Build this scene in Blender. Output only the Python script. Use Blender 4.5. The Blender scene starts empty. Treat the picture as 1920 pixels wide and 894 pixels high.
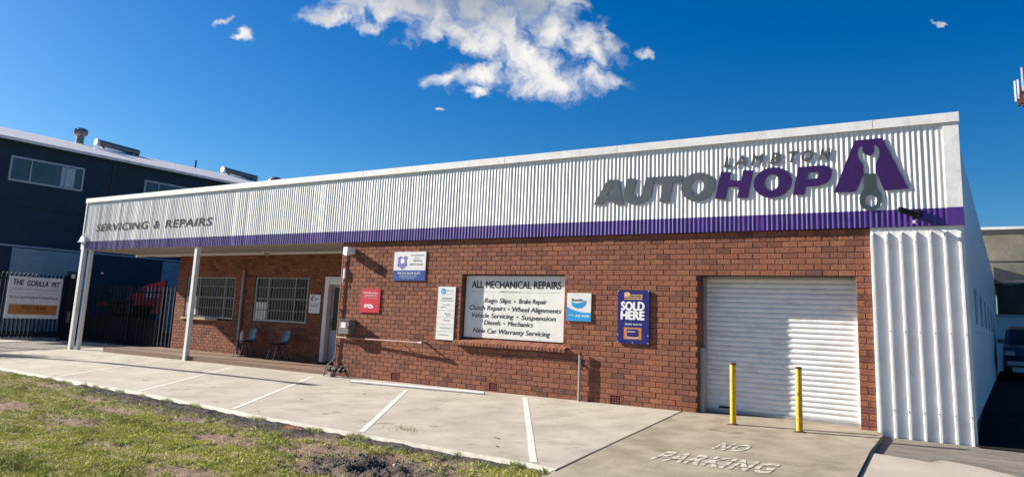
import bpy, math, random
import numpy as np
from mathutils import Vector, Matrix, noise as mn
R = math.radians
random.seed(7); rng = np.random.default_rng(7)
S = bpy.context.scene
COL = S.collection

# ------------------------------------------------------------------ camera
CAM = Vector((1.679, -12.196, 1.359))
cam = bpy.data.cameras.new('camera'); cam_o = bpy.data.objects.new('camera', cam); COL.objects.link(cam_o)
cam.sensor_width = 36; cam.lens = 1396.29/1920*36
cam.shift_y = -(447-358.08)/1920; cam.clip_start = .05; cam.clip_end = 6000
rt, up, fw = Vector((.8335, .5508, .0431)), Vector((.0577, -.1644, .9847)), Vector((-.5495, .8183, .1688))
m = Matrix((rt, up, -fw)).transposed().to_4x4(); m.translation = CAM
cam_o.matrix_world = m; S.camera = cam_o

# ------------------------------------------------------------------ sun, sky, exposure
SD = Vector((1, .22, -.468)).normalized()                    # the way sunlight travels
sun = bpy.data.lights.new('sun', 'SUN'); sun_o = bpy.data.objects.new('sun', sun); COL.objects.link(sun_o)
sun.energy = 5.0; sun.angle = R(.5); sun.color = (1, .93, .82)
sun_o.rotation_euler = SD.to_track_quat('-Z', 'Y').to_euler()
S.view_settings.view_transform = 'Standard'; S.view_settings.look = 'None'
S.view_settings.exposure = 1.35; S.view_settings.gamma = 1
W = bpy.data.worlds.new('World'); S.world = W; W.use_nodes = True
wt = W.node_tree; wn = wt.nodes; wl = wt.links
bg = wn['Background']; bg.inputs['Strength'].default_value = .05
sky = wn.new('ShaderNodeTexSky'); sky.sky_type = 'NISHITA'; sky.sun_disc = False
sky.sun_elevation = math.asin(-SD.z); sky.sun_rotation = math.atan2(-SD.x, -SD.y)
sky.air_density = 1.0; sky.dust_density = .7; sky.ozone_density = 3.0

def wmath(op, a, b=None, c=None, clamp=False):
    n = wn.new('ShaderNodeMath'); n.operation = op; n.use_clamp = clamp
    for i, v in enumerate((a, b, c)):
        if v is None: continue
        if isinstance(v, (int, float)): n.inputs[i].default_value = v
        else: wl.new(v, n.inputs[i])
    return n.outputs[0]
hsv = wn.new('ShaderNodeHueSaturation'); hsv.inputs['Saturation'].default_value = 1.5; hsv.inputs['Value'].default_value = .95
wl.new(sky.outputs[0], hsv.inputs['Color'])
tint = wn.new('ShaderNodeMix'); tint.data_type = 'RGBA'; tint.blend_type = 'MULTIPLY'; tint.inputs[0].default_value = 1
wl.new(hsv.outputs[0], tint.inputs[6]); tint.inputs[7].default_value = (.58, .82, 1.0, 1)
# clouds: soft lobes about one direction of the sky, edges broken up by noise
tc = wn.new('ShaderNodeTexCoord')
def dot(v):
    n = wn.new('ShaderNodeVectorMath'); n.operation = 'DOT_PRODUCT'; wl.new(tc.outputs['Generated'], n.inputs[0]); n.inputs[1].default_value = v
    return n.outputs['Value']
dc = dot((-.5298, .7748, .3449)); dcm = wmath('MAXIMUM', dc, .05)
qa = wmath('DIVIDE', dot((.8255, .5645, 0)), dcm); qb = wmath('DIVIDE', dot((.1947, -.2847, .9386)), dcm)
comb = wn.new('ShaderNodeCombineXYZ'); wl.new(qa, comb.inputs[0]); wl.new(qb, comb.inputs[1])
def wnoise(scale, detail, rough, src, seed=0.0, dist=0.0):
    n = wn.new('ShaderNodeTexNoise'); n.noise_dimensions = '3D'
    n.inputs['Scale'].default_value = scale; n.inputs['Detail'].default_value = detail; n.inputs['Roughness'].default_value = rough
    n.inputs['Distortion'].default_value = dist
    mp = wn.new('ShaderNodeMapping'); mp.inputs['Location'].default_value = (seed, seed*.7, seed*1.3); wl.new(src, mp.inputs[0]); wl.new(mp.outputs[0], n.inputs['Vector'])
    return n
wa = wnoise(16, 6, .62, comb.outputs[0], 3.1)
sub = wn.new('ShaderNodeVectorMath'); sub.operation = 'SUBTRACT'; wl.new(wa.outputs['Color'], sub.inputs[0]); sub.inputs[1].default_value = (.5, .5, .5)
scl = wn.new('ShaderNodeVectorMath'); scl.operation = 'MULTIPLY'; wl.new(sub.outputs[0], scl.inputs[0]); scl.inputs[1].default_value = (.075, .06, 0)
add = wn.new('ShaderNodeVectorMath'); wl.new(comb.outputs[0], add.inputs[0]); wl.new(scl.outputs[0], add.inputs[1])
BLOBS = [(-.142,.0585,.0765,.0257,.0459),(-.0586,.0624,.0905,.0406,.0459),(-.0782,.0226,.0596,.0206,-.3904),(-.0223,.0266,.0666,.0411,-.5649),(.0181,-.0096,.0564,.0348,-.4777),(.0323,.0564,.0558,.0271,.0459),(.0653,-.0319,.0567,.0182,.0459),(-.0376,-.0296,.0425,.0154,.2205),(-.0906,-.0341,.0297,.0119,.3077),(-.0402,-.0543,.0213,.0071,.0459),(.0547,.0301,.0294,.0247,.0459),(.1045,.02,.0267,.0179,.2205),(.1331,.0144,.0211,.0166,.0459),(.1058,.0014,.0352,.018,.0459),(.1007,-.0303,.0425,.0112,.0459),(-.2323,.0408,.0384,.0102,.1856),(-.215,.0532,.0278,.0135,.0459),(-.1868,.0259,.0182,.0109,.0459),(-.2532,.031,.0224,.0061,.0459),(-.3725,.0269,.0133,.0048,.0459),(-.3548,.0078,.0112,.0069,-.3031),(.1784,.0117,.012,.0055,.0459),(.5597,.0697,.0105,.0022,.1856),(-.0993,-.0769,.0064,.0028,.395),(.0871,.0738,.0209,.0054,.0459)]
acc = None
for a, b, ra, rb, an in BLOBS:
    mp = wn.new('ShaderNodeMapping'); mp.vector_type = 'TEXTURE'
    mp.inputs['Location'].default_value = (a, b, 0); mp.inputs['Rotation'].default_value = (0, 0, an); mp.inputs['Scale'].default_value = (ra*1.35, rb*1.35, 1)
    wl.new(add.outputs[0], mp.inputs[0])
    ln = wn.new('ShaderNodeVectorMath'); ln.operation = 'LENGTH'; wl.new(mp.outputs[0], ln.inputs[0])
    d = wmath('SUBTRACT', 1, ln.outputs['Value'])
    acc = d if acc is None else wmath('SMOOTH_MAX', acc, d, .12)
front = wmath('GREATER_THAN', dc, .1)
fb = wnoise(28, 8, .62, add.outputs[0], 9.7, .15)
dens = wmath('ADD', acc, wmath('MULTIPLY', wmath('SUBTRACT', fb.outputs[0], .50), 2.4))
mr = wn.new('ShaderNodeMapRange'); mr.interpolation_type = 'SMOOTHSTEP'; wl.new(dens, mr.inputs[0]); mr.inputs[1].default_value = -.04; mr.inputs[2].default_value = 1.0
mask = wmath('MULTIPLY', mr.outputs[0], front)
# thick middle of the cloud is greyer, rims are bright
wb = wnoise(11, 5, .55, comb.outputs[0], 5.0)
shade = wn.new('ShaderNodeMapRange'); shade.interpolation_type = 'SMOOTHSTEP'
wl.new(wmath('ADD', wmath('MULTIPLY', qb, 9), wmath('MULTIPLY', wb.outputs[0], 1.1)), shade.inputs[0]); shade.inputs[1].default_value = .35; shade.inputs[2].default_value = 1.25
core = wn.new('ShaderNodeMapRange'); wl.new(acc, core.inputs[0]); core.inputs[1].default_value = .1; core.inputs[2].default_value = .7
grey = wmath('MULTIPLY', shade.outputs[0], core.outputs[0])
grey = wmath('ADD', wmath('MULTIPLY', grey, .85), wmath('MULTIPLY', wmath('SUBTRACT', wnoise(22, 5, .55, add.outputs[0], 2.2).outputs[0], .5), 1.0), None, True)
cc = wn.new('ShaderNodeMix'); cc.data_type = 'RGBA'; wl.new(grey, cc.inputs[0]); cc.inputs[6].default_value = (7.6, 7.4, 7.1, 1); cc.inputs[7].default_value = (2.6, 3.1, 3.8, 1)
fin = wn.new('ShaderNodeMix'); fin.data_type = 'RGBA'; wl.new(mask, fin.inputs[0]); wl.new(tint.outputs[2], fin.inputs[6]); wl.new(cc.outputs[2], fin.inputs[7])
wl.new(fin.outputs[2], bg.inputs['Color'])

# ------------------------------------------------------------------ materials
def mat(name, c1, c2=None, scale=6, detail=5, rough=.75, bump=0, bscale=60, metal=0, spec=.4, dirt=None, dscale=1.5, damt=.5, stretch=(1, 1, 1), rnd=0, attr=None, rnd_cols=None, lo=.35, hi=.65, bdist=.01, spots=None):
    M = bpy.data.materials.new(name); M.use_nodes = True
    t = M.node_tree; n = t.nodes; l = t.links; P = n['Principled BSDF']
    P.inputs['Roughness'].default_value = rough; P.inputs['Metallic'].default_value = metal; P.inputs['Specular IOR Level'].default_value = spec
    geo = n.new('ShaderNodeNewGeometry'); mp = n.new('ShaderNodeMapping'); mp.inputs['Scale'].default_value = stretch; l.new(geo.outputs['Position'], mp.inputs[0])
    def nz(sc, de, ro=.6):
        x = n.new('ShaderNodeTexNoise'); x.inputs['Scale'].default_value = sc; x.inputs['Detail'].default_value = de; x.inputs['Roughness'].default_value = ro
        l.new(mp.outputs[0], x.inputs['Vector']); return x.outputs[0]
    def mrg(x, a, b):
        r = n.new('ShaderNodeMapRange'); l.new(x, r.inputs[0]); r.inputs[1].default_value = a; r.inputs[2].default_value = b; return r.outputs[0]
    def mix(f, a, b, kind='MIX'):
        x = n.new('ShaderNodeMix'); x.data_type = 'RGBA'; x.blend_type = kind
        for i, v in ((0, f), (6, a), (7, b)):
            if isinstance(v, (int, float)): x.inputs[i].default_value = v
            elif isinstance(v, tuple): x.inputs[i].default_value = (*v, 1)
            else: l.new(v, x.inputs[i])
        return x.outputs[2]
    col = None
    if rnd_cols:
        rp = n.new('ShaderNodeValToRGB'); rp.color_ramp.interpolation = 'LINEAR'
        els = rp.color_ramp.elements
        while len(els) < len(rnd_cols): els.new(.5)
        for i, c in enumerate(rnd_cols): els[i].position = i/(len(rnd_cols)-1); els[i].color = (*c, 1)
        if attr:
            a = n.new('ShaderNodeAttribute'); a.attribute_name = attr; l.new(a.outputs['Fac'], rp.inputs[0])
        else:
            a = n.new('ShaderNodeObjectInfo'); l.new(a.outputs['Random'], rp.inputs[0])
        col = rp.outputs[0]
        if c2: col = mix(mrg(nz(scale, detail), lo, hi), col, mix(1.0, col, c2, 'MULTIPLY'))
    elif attr:
        a = n.new('ShaderNodeAttribute'); a.attribute_name = attr; col = a.outputs['Color']
        if c2: col = mix(mrg(nz(scale, detail), lo, hi), col, mix(1.0, col, c2, 'MULTIPLY'))
    elif c2: col = mix(mrg(nz(scale, detail), lo, hi), c1, c2)
    if dirt:
        f = mrg(nz(dscale, 7, .7), .5, .72)
        k = n.new('ShaderNodeMath'); k.operation = 'MULTIPLY'; l.new(f, k.inputs[0]); k.inputs[1].default_value = damt
        col = mix(k.outputs[0], col if col is not None else c1, dirt)
    for sc, thr, amt, sc_ in (spots or ()):
        f = mrg(nz(sc, 4, .5), thr, thr+.05); k = n.new('ShaderNodeMath'); k.operation = 'MULTIPLY'; l.new(f, k.inputs[0]); k.inputs[1].default_value = amt
        col = mix(k.outputs[0], col, sc_)
    if col is None: P.inputs['Base Color'].default_value = (*c1, 1)
    else: l.new(col, P.inputs['Base Color'])
    if bump:
        b = n.new('ShaderNodeBump'); b.inputs['Strength'].default_value = bump; b.inputs['Distance'].default_value = bdist
        l.new(nz(bscale, 5), b.inputs['Height']); l.new(b.outputs[0], P.inputs['Normal'])
    return M
BR = [(.16,.068,.048), (.245,.100,.063), (.30,.118,.068), (.275,.106,.062), (.325,.130,.073), (.265,.106,.070), (.21,.084,.058), (.335,.145,.080)]
M = dict(
 brick=mat('brick_single', BR[0], (.55,.5,.48), 26, 6, .9, .9, 75, dirt=(.09,.045,.035), dscale=.9, damt=.45, rnd_cols=BR, spec=.2, lo=.45, hi=.70),
 brickm=mat('brick_mass', BR[0], (.55,.5,.48), 26, 6, .9, .9, 75, dirt=(.09,.045,.035), dscale=.9, damt=.45, rnd_cols=BR, attr='tone', spec=.2, lo=.45, hi=.70),
 mortar=mat('mortar', (.10,.050,.038), (.155,.082,.062), 20, bump=.5),
 white=mat('white_paint', (.78,.77,.75), (.70,.69,.67), 3, 6, .45, .15, 25, dirt=(.42,.38,.33), dscale=2.2, damt=.3, spec=.4),
 whitefas=mat('fascia_paint', (.83,.81,.77), (.70,.68,.645), 3, 8, .45, .25, 9, dirt=(.56,.53,.48), dscale=2.2, damt=.5, stretch=(5, 1, .22), spec=.3, spots=((5, .60, .28, (.48,.46,.43)), (9, .64, .3, (.40,.38,.35)))),
 cap=mat('capping_paint', (.80,.78,.75), (.70,.68,.65), 5, 6, .5, .2, 20, dirt=(.35,.32,.28), dscale=6, damt=.35),
 purple=mat('purple_paint', (.075,.018,.20), (.055,.012,.155), 3, 5, .3, .1, 20, dirt=(.11,.06,.2), dscale=4, damt=.4, spec=.7),
 purlet=mat('purple_letter', (.046,.012,.098), (.035,.010,.078), 7, 6, .3, .05, 20),
 greylet=mat('grey_letter', (.10,.112,.12), (.075,.085,.095), 7, 6, .35, .05, 20),
 lamb=mat('dark_grey_letter', (.05,.055,.06), (.07,.075,.08), 9, rough=.5),
 letedge=mat('dark_letter_edge', (.03,.03,.035), rough=.5),
 greypaint=mat('grey_painted_letter', (.045,.043,.043), (.065,.062,.062), 20, rough=.9, spec=.1),
 soffit=mat('soffit_paint', (.38,.355,.33), (.31,.29,.265), 3, 5, .6),
 concrete=mat('concrete', (.44,.395,.33), (.35,.31,.255), 1.4, 11, .9, .5, 150, dirt=(.23,.20,.165), dscale=1.7, damt=.65, spots=((2.3, .68, .55, (.12,.10,.085)), (9, .70, .6, (.10,.085,.07)), (30, .69, .5, (.13,.11,.09))), spec=.25),
 concrete2=mat('driveway_concrete', (.345,.295,.225), (.245,.205,.155), 2.2, 12, .9, .6, 120, dirt=(.19,.15,.11), dscale=1.1, damt=.75, spec=.25, spots=((1.7, .64, .55, (.12,.085,.055)), (7, .69, .6, (.09,.07,.055)), (30, .68, .5, (.1,.08,.06)))),
 concrete3=mat('smooth_concrete', (.41,.36,.30), (.35,.30,.245), 1.3, 9, .88, .25, 120, dirt=(.3,.26,.21), dscale=1.4, damt=.4, spec=.25),
 oldasph=mat('worn_asphalt', (.22,.19,.155), (.13,.112,.095), 3.2, 9, .92, .9, 70, dirt=(.085,.075,.065), dscale=2, damt=.7, stretch=(.5, 1.6, 1)),
 asph=mat('asphalt', (.045,.045,.047), (.06,.058,.056), 12, 8, .9, .6, 90),
 step=mat('porch_floor', (.19,.115,.07), (.145,.085,.052), 4, 7, .8, .4, 90, dirt=(.09,.06,.045), dscale=2, damt=.5),
 kerb=mat('kerb_paint', (.56,.51,.44), (.40,.36,.30), 9, 7, .85, .5, 70, dirt=(.30,.26,.2), dscale=5, damt=.6),
 line=mat('line_paint', (.70,.67,.61), (.52,.48,.42), 14, 8, .8, .2, 90, dirt=(.42,.38,.31), dscale=9, damt=.8, spots=((45, .6, .8, (.38,.34,.28)),)),
 worn=mat('worn_line_paint', (.56,.52,.46), (.42,.37,.30), 24, 8, .9, 0, 90, spec=.1, dirt=(.30,.255,.20), dscale=10, damt=1, lo=.42, hi=.6, spots=((40, .55, .85, (.29,.245,.19)),)),
 joint=mat('dark_joint', (.05,.04,.032)),
 yellow=mat('yellow_paint', (.72,.43,.03), (.62,.35,.025), 9, 6, .5, .3, 40, dirt=(.25,.12,.03), dscale=9, damt=.7, spots=((22, .62, .9, (.10,.045,.02)),)),
 rust=mat('rusty_metal', (.16,.07,.035), (.09,.045,.03), 30, 6, .9, .6, 90),
 galv=mat('galvanised', (.36,.33,.30), (.26,.23,.21), 25, 6, .5, .2, 60, metal=.4),
 redpipe=mat('brown_painted_pipe', (.24,.10,.075), (.33,.2,.16), 30, 6, .6),
 pvc=mat('pvc', (.64,.62,.58), rough=.45),
 grey=mat('grey_box', (.17,.165,.15), (.13,.125,.115), 12, rough=.6, bump=.1),
 black=mat('black_metal', (.010,.011,.013), (.016,.017,.02), 20, rough=.65, spec=.2),
 fence=mat('fence_black', (.010,.012,.018), (.016,.019,.026), 10, rough=.7, spec=.15),
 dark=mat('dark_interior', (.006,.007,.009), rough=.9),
 glass=mat('window_glass', (.010,.013,.017), (.02,.023,.027), 3, 3, .14, spec=.2),
 glass2=mat('upper_glass', (.035,.04,.045), (.06,.065,.068), 1.5, 3, .12, spec=.6),
 frame=mat('aluminium', (.42,.42,.42), (.34,.34,.34), 12, rough=.45, metal=.3),
 bars=mat('bar_paint', (.30,.30,.30), (.20,.20,.21), 18, rough=.5),
 navy=mat('navy_render', (.012,.036,.058), (.009,.028,.046), 1.3, 7, .75, .25, 30, dirt=(.02,.035,.05), dscale=1, damt=.4),
 bluegrey=mat('blue_grey_slat', (.30,.35,.40), (.25,.30,.34), 3, 5, .5),
 roofw=mat('roof_white', (.80,.77,.74), (.66,.62,.58), 6, 8, .5, .3, 30, dirt=(.4,.3,.24), dscale=4, damt=.6),
 steel=mat('roof_vent_steel', (.28,.26,.24), (.18,.16,.15), 14, 6, .4, metal=.5),
 chair=mat('blue_plastic', (.010,.028,.060), rough=.3),
 rubber=mat('rubber', (.013,.013,.014), (.02,.02,.02), 20, rough=.85, bump=.4),
 redtarp=mat('red_banner', (.62,.03,.045), (.50,.022,.03), 3, 5, .5, .3, 8),
 carp=mat('dark_blue_car_paint', (.012,.03,.06), rough=.2, spec=.6),
 backc=mat('far_concrete', (.24,.215,.16), (.17,.155,.12), 2, 8, .9, .4, 20, dirt=(.1,.095,.08), dscale=.8, damt=.6),
 slate=mat('dark_roof', (.03,.034,.04), (.04,.044,.05), 3, rough=.7),
 signw=mat('sign_white', (.76,.75,.72), (.70,.69,.66), 5, 6, .4, dirt=(.5,.48,.44), dscale=5, damt=.35),
 boardw=mat('board_white', (.78,.77,.72), (.72,.71,.66), 3, 6, .5, dirt=(.5,.48,.42), dscale=3, damt=.4),
 ink=mat('black_ink', (.012,.012,.014), rough=.6),
 inkg=mat('grey_ink', (.25,.25,.26), rough=.6),
 signblue=mat('sign_blue', (.012,.065,.30), (.01,.05,.24), 6, 6, .4),
 signred=mat('sign_red', (.56,.018,.045), (.50,.014,.035), 6, 6, .4),
 cyan=mat('sign_cyan', (.02,.30,.62), (.02,.27,.56), 6, 6, .4),
 royal=mat('sign_royal', (.012,.016,.16), (.018,.014,.12), 4, 6, .35, dirt=(.04,.03,.12), dscale=5, damt=.5),
 orange=mat('sign_orange', (.55,.20,.05), (.48,.17,.045), 8, 6, .5),
 peach=mat('sign_peach', (.72,.42,.20), rough=.5),
 skyball=mat('globe_blue', (.05,.35,.6), (.2,.5,.7), 30, 3, .4),
 violet=mat('emblem_violet', (.10,.09,.36), (.2,.2,.5), 25, 3, .5),
 inkw=mat('white_ink', (.8,.8,.78), rough=.5),
 teal=mat('dark_teal_ink', (.02,.06,.055), rough=.6),
 soil=mat('lawn_soil', (1, 1, 1), (.6, .58, .55), 22, 8, .95, 1.0, 45, attr='col', spec=.1, bdist=.02),
 blade=mat('grass_blade', (1, 1, 1), attr='col', rough=.7, spec=.2),
 gravel=mat('gravel_stone', (.1, .1, .1), rnd_cols=[(.06,.05,.045), (.14,.12,.105), (.24,.20,.17), (.09,.075,.065)], attr='tone', rough=.9, spec=.2),
 timber=mat('weathered_timber', (.28,.21,.13), (.2,.15,.09), 12, 5, .9),
 barkm=mat('bark', (.1,.075,.05), (.06,.045,.03), 14, 6, .95, .8, 30),
 leafm=mat('leaf', (1, 1, 1), attr='col', rough=.6),
)

# ------------------------------------------------------------------ helpers
ORG = {}
class MB:
    def __init__(s): s.v = []; s.f = []; s.t = []
    def box(s, x0, x1, y0, y1, z0, z1, tone=0):
        b = len(s.v)
        s.v += [(x0,y0,z0),(x1,y0,z0),(x1,y1,z0),(x0,y1,z0),(x0,y0,z1),(x1,y0,z1),(x1,y1,z1),(x0,y1,z1)]
        q = [(0,3,2,1),(4,5,6,7),(0,1,5,4),(1,2,6,5),(2,3,7,6),(3,0,4,7)]
        s.f += [tuple(b+i for i in k) for k in q]; s.t += [tone]*6; return s
    def brick(s, x0, x1, yf, yb, z0, z1, tone=0, c=.005):
        b = len(s.v)                                   # box with a chamfered front, front faces -y
        s.v += [(x0+c,yf,z0+c),(x1-c,yf,z0+c),(x1-c,yf,z1-c),(x0+c,yf,z1-c),(x0,yf+c,z0),(x1,yf+c,z0),(x1,yf+c,z1),(x0,yf+c,z1),(x0,yb,z0),(x1,yb,z0),(x1,yb,z1),(x0,yb,z1)]
        q = [(0,1,2,3),(4,5,1,0),(5,6,2,1),(6,7,3,2),(7,4,0,3),(8,9,5,4),(9,10,6,5),(10,11,7,6),(11,8,4,7)]
        s.f += [tuple(b+i for i in k) for k in q]; s.t += [tone]*9; return s
    def grid(s, P, closed=False):                      # P: rows of points
        b = len(s.v); nr = len(P); nc = len(P[0])
        for r in P: s.v += [tuple(p) for p in r]
        for i in range(nr-1):
            for j in range(nc if closed else nc-1):
                j2 = (j+1) % nc
                s.f.append((b+i*nc+j, b+i*nc+j2, b+(i+1)*nc+j2, b+(i+1)*nc+j)); s.t.append(0)
        return s
    def tube(s, pts, r, n=10, caps=True):
        pts = [Vector(p) for p in pts]; rows = []; rr = r if isinstance(r, (list, tuple)) else [r]*len(pts)
        prev = None
        for i, p in enumerate(pts):
            d = (pts[min(i+1, len(pts)-1)]-pts[max(i-1, 0)]).normalized()
            if prev is None:
                a = d.cross(Vector((0, 0, 1)));
                if a.length < .1: a = d.cross(Vector((0, 1, 0)))
            else: a = prev-d*prev.dot(d)
            a.normalize(); prev = a; c = d.cross(a)
            rows.append([p+a*math.cos(2*math.pi*k/n)*rr[i]+c*math.sin(2*math.pi*k/n)*rr[i] for k in range(n)])
        b = len(s.v); s.grid(rows, True)
        if caps:
            s.f.append(tuple(b+k for k in range(n))[::-1]); s.f.append(tuple(b+(len(pts)-1)*n+k for k in range(n))); s.t += [0, 0]
        return s
    def lathe(s, c, prof, n=16):                       # prof: (radius, z)
        s.grid([[(c[0]+r*math.cos(2*math.pi*k/n), c[1]+r*math.sin(2*math.pi*k/n), c[2]+z) for k in range(n)] for r, z in prof], True)
        return s
    def prism(s, poly, fn, d0, d1):                    # poly 2D extruded along depth, fn(a,b,d)->point
        b = len(s.v); n = len(poly)
        s.v += [fn(p[0], p[1], d0) for p in poly]+[fn(p[0], p[1], d1) for p in poly]
        s.f.append(tuple(range(b, b+n))); s.f.append(tuple(range(b+n, b+2*n))[::-1])
        for i in range(n): s.f.append((b+i, b+n+i, b+n+(i+1) % n, b+(i+1) % n))
        s.t += [0]*(n+2); return s
    def add(s, other, fn=None):
        b = len(s.v); s.v += [fn(v) if fn else v for v in other.v]; s.f += [tuple(b+i for i in f) for f in other.f]; s.t += other.t; return s
def setp(o, label=None, cat=None, group=None, kind=None):
    for k, v in (('label', label), ('category', cat), ('group', group), ('kind', kind)):
        if v: o[k] = v
    return o
def link_mesh(name, me, parent=None, org=Vector((0, 0, 0))):
    o = bpy.data.objects.new(name, me); COL.objects.link(o)
    if parent:
        o.parent = parent; po = ORG[parent.name]; o.location = org-po
    else: o.location = org
    ORG[o.name] = org.copy(); return o
def build(name, mb, material, parent=None, label=None, cat=None, group=None, kind=None, smooth=False, tones=False, org=None, fix=True):
    if org is None: org = ORG[parent.name] if parent else Vector((0, 0, 0))
    org = Vector(org)
    me = bpy.data.meshes.new(name)
    me.from_pydata([(v[0]-org.x, v[1]-org.y, v[2]-org.z) for v in mb.v], [], mb.f)
    me.materials.append(material)
    if tones:
        a = me.attributes.new('tone', 'FLOAT', 'FACE'); a.data.foreach_set('value', mb.t)
    if smooth:
        me.polygons.foreach_set('use_smooth', [True]*len(me.polygons))
    me.update()
    if fix:
        import bmesh
        bm = bmesh.new(); bm.from_mesh(me); bmesh.ops.recalc_face_normals(bm, faces=bm.faces); bm.to_mesh(me); bm.free()
    o = link_mesh(name, me, parent, org)
    return setp(o, label, cat, group, kind)
def thing(name, loc, label, cat, group=None):
    o = bpy.data.objects.new(name, None); o.empty_display_size = .2; COL.objects.link(o); o.location = loc
    ORG[o.name] = Vector(loc); return setp(o, label, cat, group)
def part_group(name, parent, loc=None):                # a part that is only a holder of its pieces
    o = bpy.data.objects.new(name, None); o.empty_display_size = .1; COL.objects.link(o); o.parent = parent
    L = Vector(loc) if loc else ORG[parent.name]; o.location = L-ORG[parent.name]; ORG[o.name] = L.copy(); return o
def dup(o, off, parent=None, label=None, rz=0):
    c = o.copy(); COL.objects.link(c); c.parent = parent
    if parent is None: c.location = o.location+Vector(off); c.rotation_euler.z = o.rotation_euler.z+rz
    for ch in list(o.children): dup(ch, (0, 0, 0), c)
    if label: c['label'] = label
    return c
_tcache = {}
def text_geo(txt, weight=0.0, shear=0.0, space=1.0):
    k = (txt, weight, shear, space)
    if k not in _tcache:
        cu = bpy.data.curves.new('t', 'FONT'); cu.body = txt; cu.offset = weight; cu.shear = shear; cu.space_character = space; cu.resolution_u = 3
        o = bpy.data.objects.new('t', cu); COL.objects.link(o)
        dg = bpy.context.evaluated_depsgraph_get(); me = bpy.data.meshes.new_from_object(o.evaluated_get(dg))
        V = np.array([v.co[:2] for v in me.vertices]); F = [tuple(p.vertices) for p in me.polygons]
        bpy.data.objects.remove(o); bpy.data.curves.remove(cu); bpy.data.meshes.remove(me)
        _tcache[k] = (V, F)
    return _tcache[k]
def text_mb(txt, x0, x1, z0, z1, fn, weight=0.0, shear=0.0, space=1.0, mb=None, ref=None, dn=(0, -.0003, 0), off=0.0):
    # ref: measure height on these characters (cap height) so descenders keep their place
    V, F = text_geo(txt, off, shear, space)
    mb = mb or MB(); a = V.min(0); c = V.max(0)
    if ref:
        Vr, _ = text_geo(ref, 0.0, shear, space); ya, yc = Vr[:, 1].min(), Vr[:, 1].max()
    else: ya, yc = a[1], c[1]
    w = weight*1.3; sx = (x1-x0)/(c[0]-a[0]); offs = [(0, 0)] if w == 0 else [(-w, 0), (w, 0), (0, -w*.6), (0, w*.6)]
    for i, (ox, oy) in enumerate(offs):
        b = len(mb.v)
        for x, y in V:
            p = fn(x0+(x+ox-a[0])*sx, z0+(y+oy-ya)/(yc-ya)*(z1-z0)); mb.v.append((p[0]+dn[0]*i, p[1]+dn[1]*i, p[2]+dn[2]*i))
        mb.f += [tuple(b+j for j in f) for f in F]; mb.t += [0]*len(F)
    return mb
def shape_geo(loops, depth, y, back=None):
    # 2D outline with holes in the x,z plane, front at y-depth, solid to y
    cu = bpy.data.curves.new('s', 'CURVE'); cu.dimensions = '2D'; cu.fill_mode = 'BOTH'; cu.extrude = depth/2
    for lp in loops:
        sp = cu.splines.new('POLY'); sp.points.add(len(lp)-1); sp.use_cyclic_u = True
        for i, p in enumerate(lp): sp.points[i].co = (p[0], p[1], 0, 1)
    o = bpy.data.objects.new('s', cu); COL.objects.link(o)
    dg = bpy.context.evaluated_depsgraph_get(); me = bpy.data.meshes.new_from_object(o.evaluated_get(dg))
    mb = MB()
    for v in me.vertices: mb.v.append((v.co.x, y-depth/2-v.co.z, v.co.y))
    for p in me.polygons: mb.f.append(tuple(p.vertices)); mb.t.append(0)
    bpy.data.objects.remove(o); bpy.data.curves.remove(cu); bpy.data.meshes.remove(me)
    return mb
def gz(x, y): return .0065*max(-34, min(x, 2))+.035*max(-11, min(y, 1))
def sheet(name, poly, mat_, dz=0, th=.12, parent=None, zf=gz, **k):
    mb = MB(); n = len(poly)
    mb.v += [(x, y, zf(x, y)+dz) for x, y in poly]+[(x, y, zf(x, y)+dz-th) for x, y in poly]
    mb.f.append(tuple(range(n))); mb.f.append(tuple(range(n, 2*n))[::-1])
    for i in range(n): mb.f.append((i, n+i, n+(i+1) % n, (i+1) % n))
    mb.t += [0]*(n+2)
    return build(name, mb, mat_, parent, **k)

# ------------------------------------------------------------------ ground
mb = MB(); xs = [-3000, -300, -60, -34, -28, -22, -16, -10, -4, 2, 6, 20, 60, 300, 3000]; ys = [-3000, -300, -40, -13, -11, -9, -7, -5, -3, -1, 1, 3, 10, 40, 300, 3000]
mb.grid([[(x, y, gz(x, y)-.16 if abs(x) < 50 and abs(y) < 50 else -.55) for x in xs] for y in ys]); build('ground', mb, M['asph'], kind='structure')

EDGE = [(-34, -3.6), (-26, -3.85), (-17.65, -4.02), (-11.4, -4.36), (-7.05, -4.75), (-5.2, -4.84), (-2.76, -4.93), (-2.42, -5.0)]
slab = sheet('parking_slab', EDGE+[(-2.64, -3.1), (-2.955, .02), (-10.9, .02), (-20.9, .05), (-20.9, 2.6), (-34, 2.6)], M['concrete'], kind='structure')
drive = sheet('driveway', [(-2.935, .02), (-2.62, -3.1), (-2.40, -5.0), (-2.395, -5.6), (-2.2, -11), (.9, -11), (.5, -7), (.23, -3.35), (.12, -1.62), (.09, -.34), (.03, .02), (-.24, .32), (-2.68, .32)], M['concrete2'], kind='structure')
sheet('side_path', [(.135, -1.66), (.79, -1.83), (.91, -1.60), (1.29, -1.79), (1.75, -2.18), (2.4, -2.35), (7, -3.4), (7, -11), (.92, -11), (.515, -7), (.245, -3.35)], M['concrete3'], dz=-.022, kind='structure')
sheet('worn_apron', [(.10, -.3), (.03, .03), (1.2, .03), (9, .2), (9, -3.2), (2.4, -2.3), (1.3, -1.75), (.155, -1.66), (.14, -1.6)], M['oldasph'], dz=-.06, kind='structure')
mb = MB(); rows = []
for y, z in ((-.15, -.045), (.6, .0), (1.8, .1), (3.2, .19), (6, .22), (24, .22)): rows.append([(x, y, z) for x in (1.19, 2.5, 4, 7, 14)])
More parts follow.
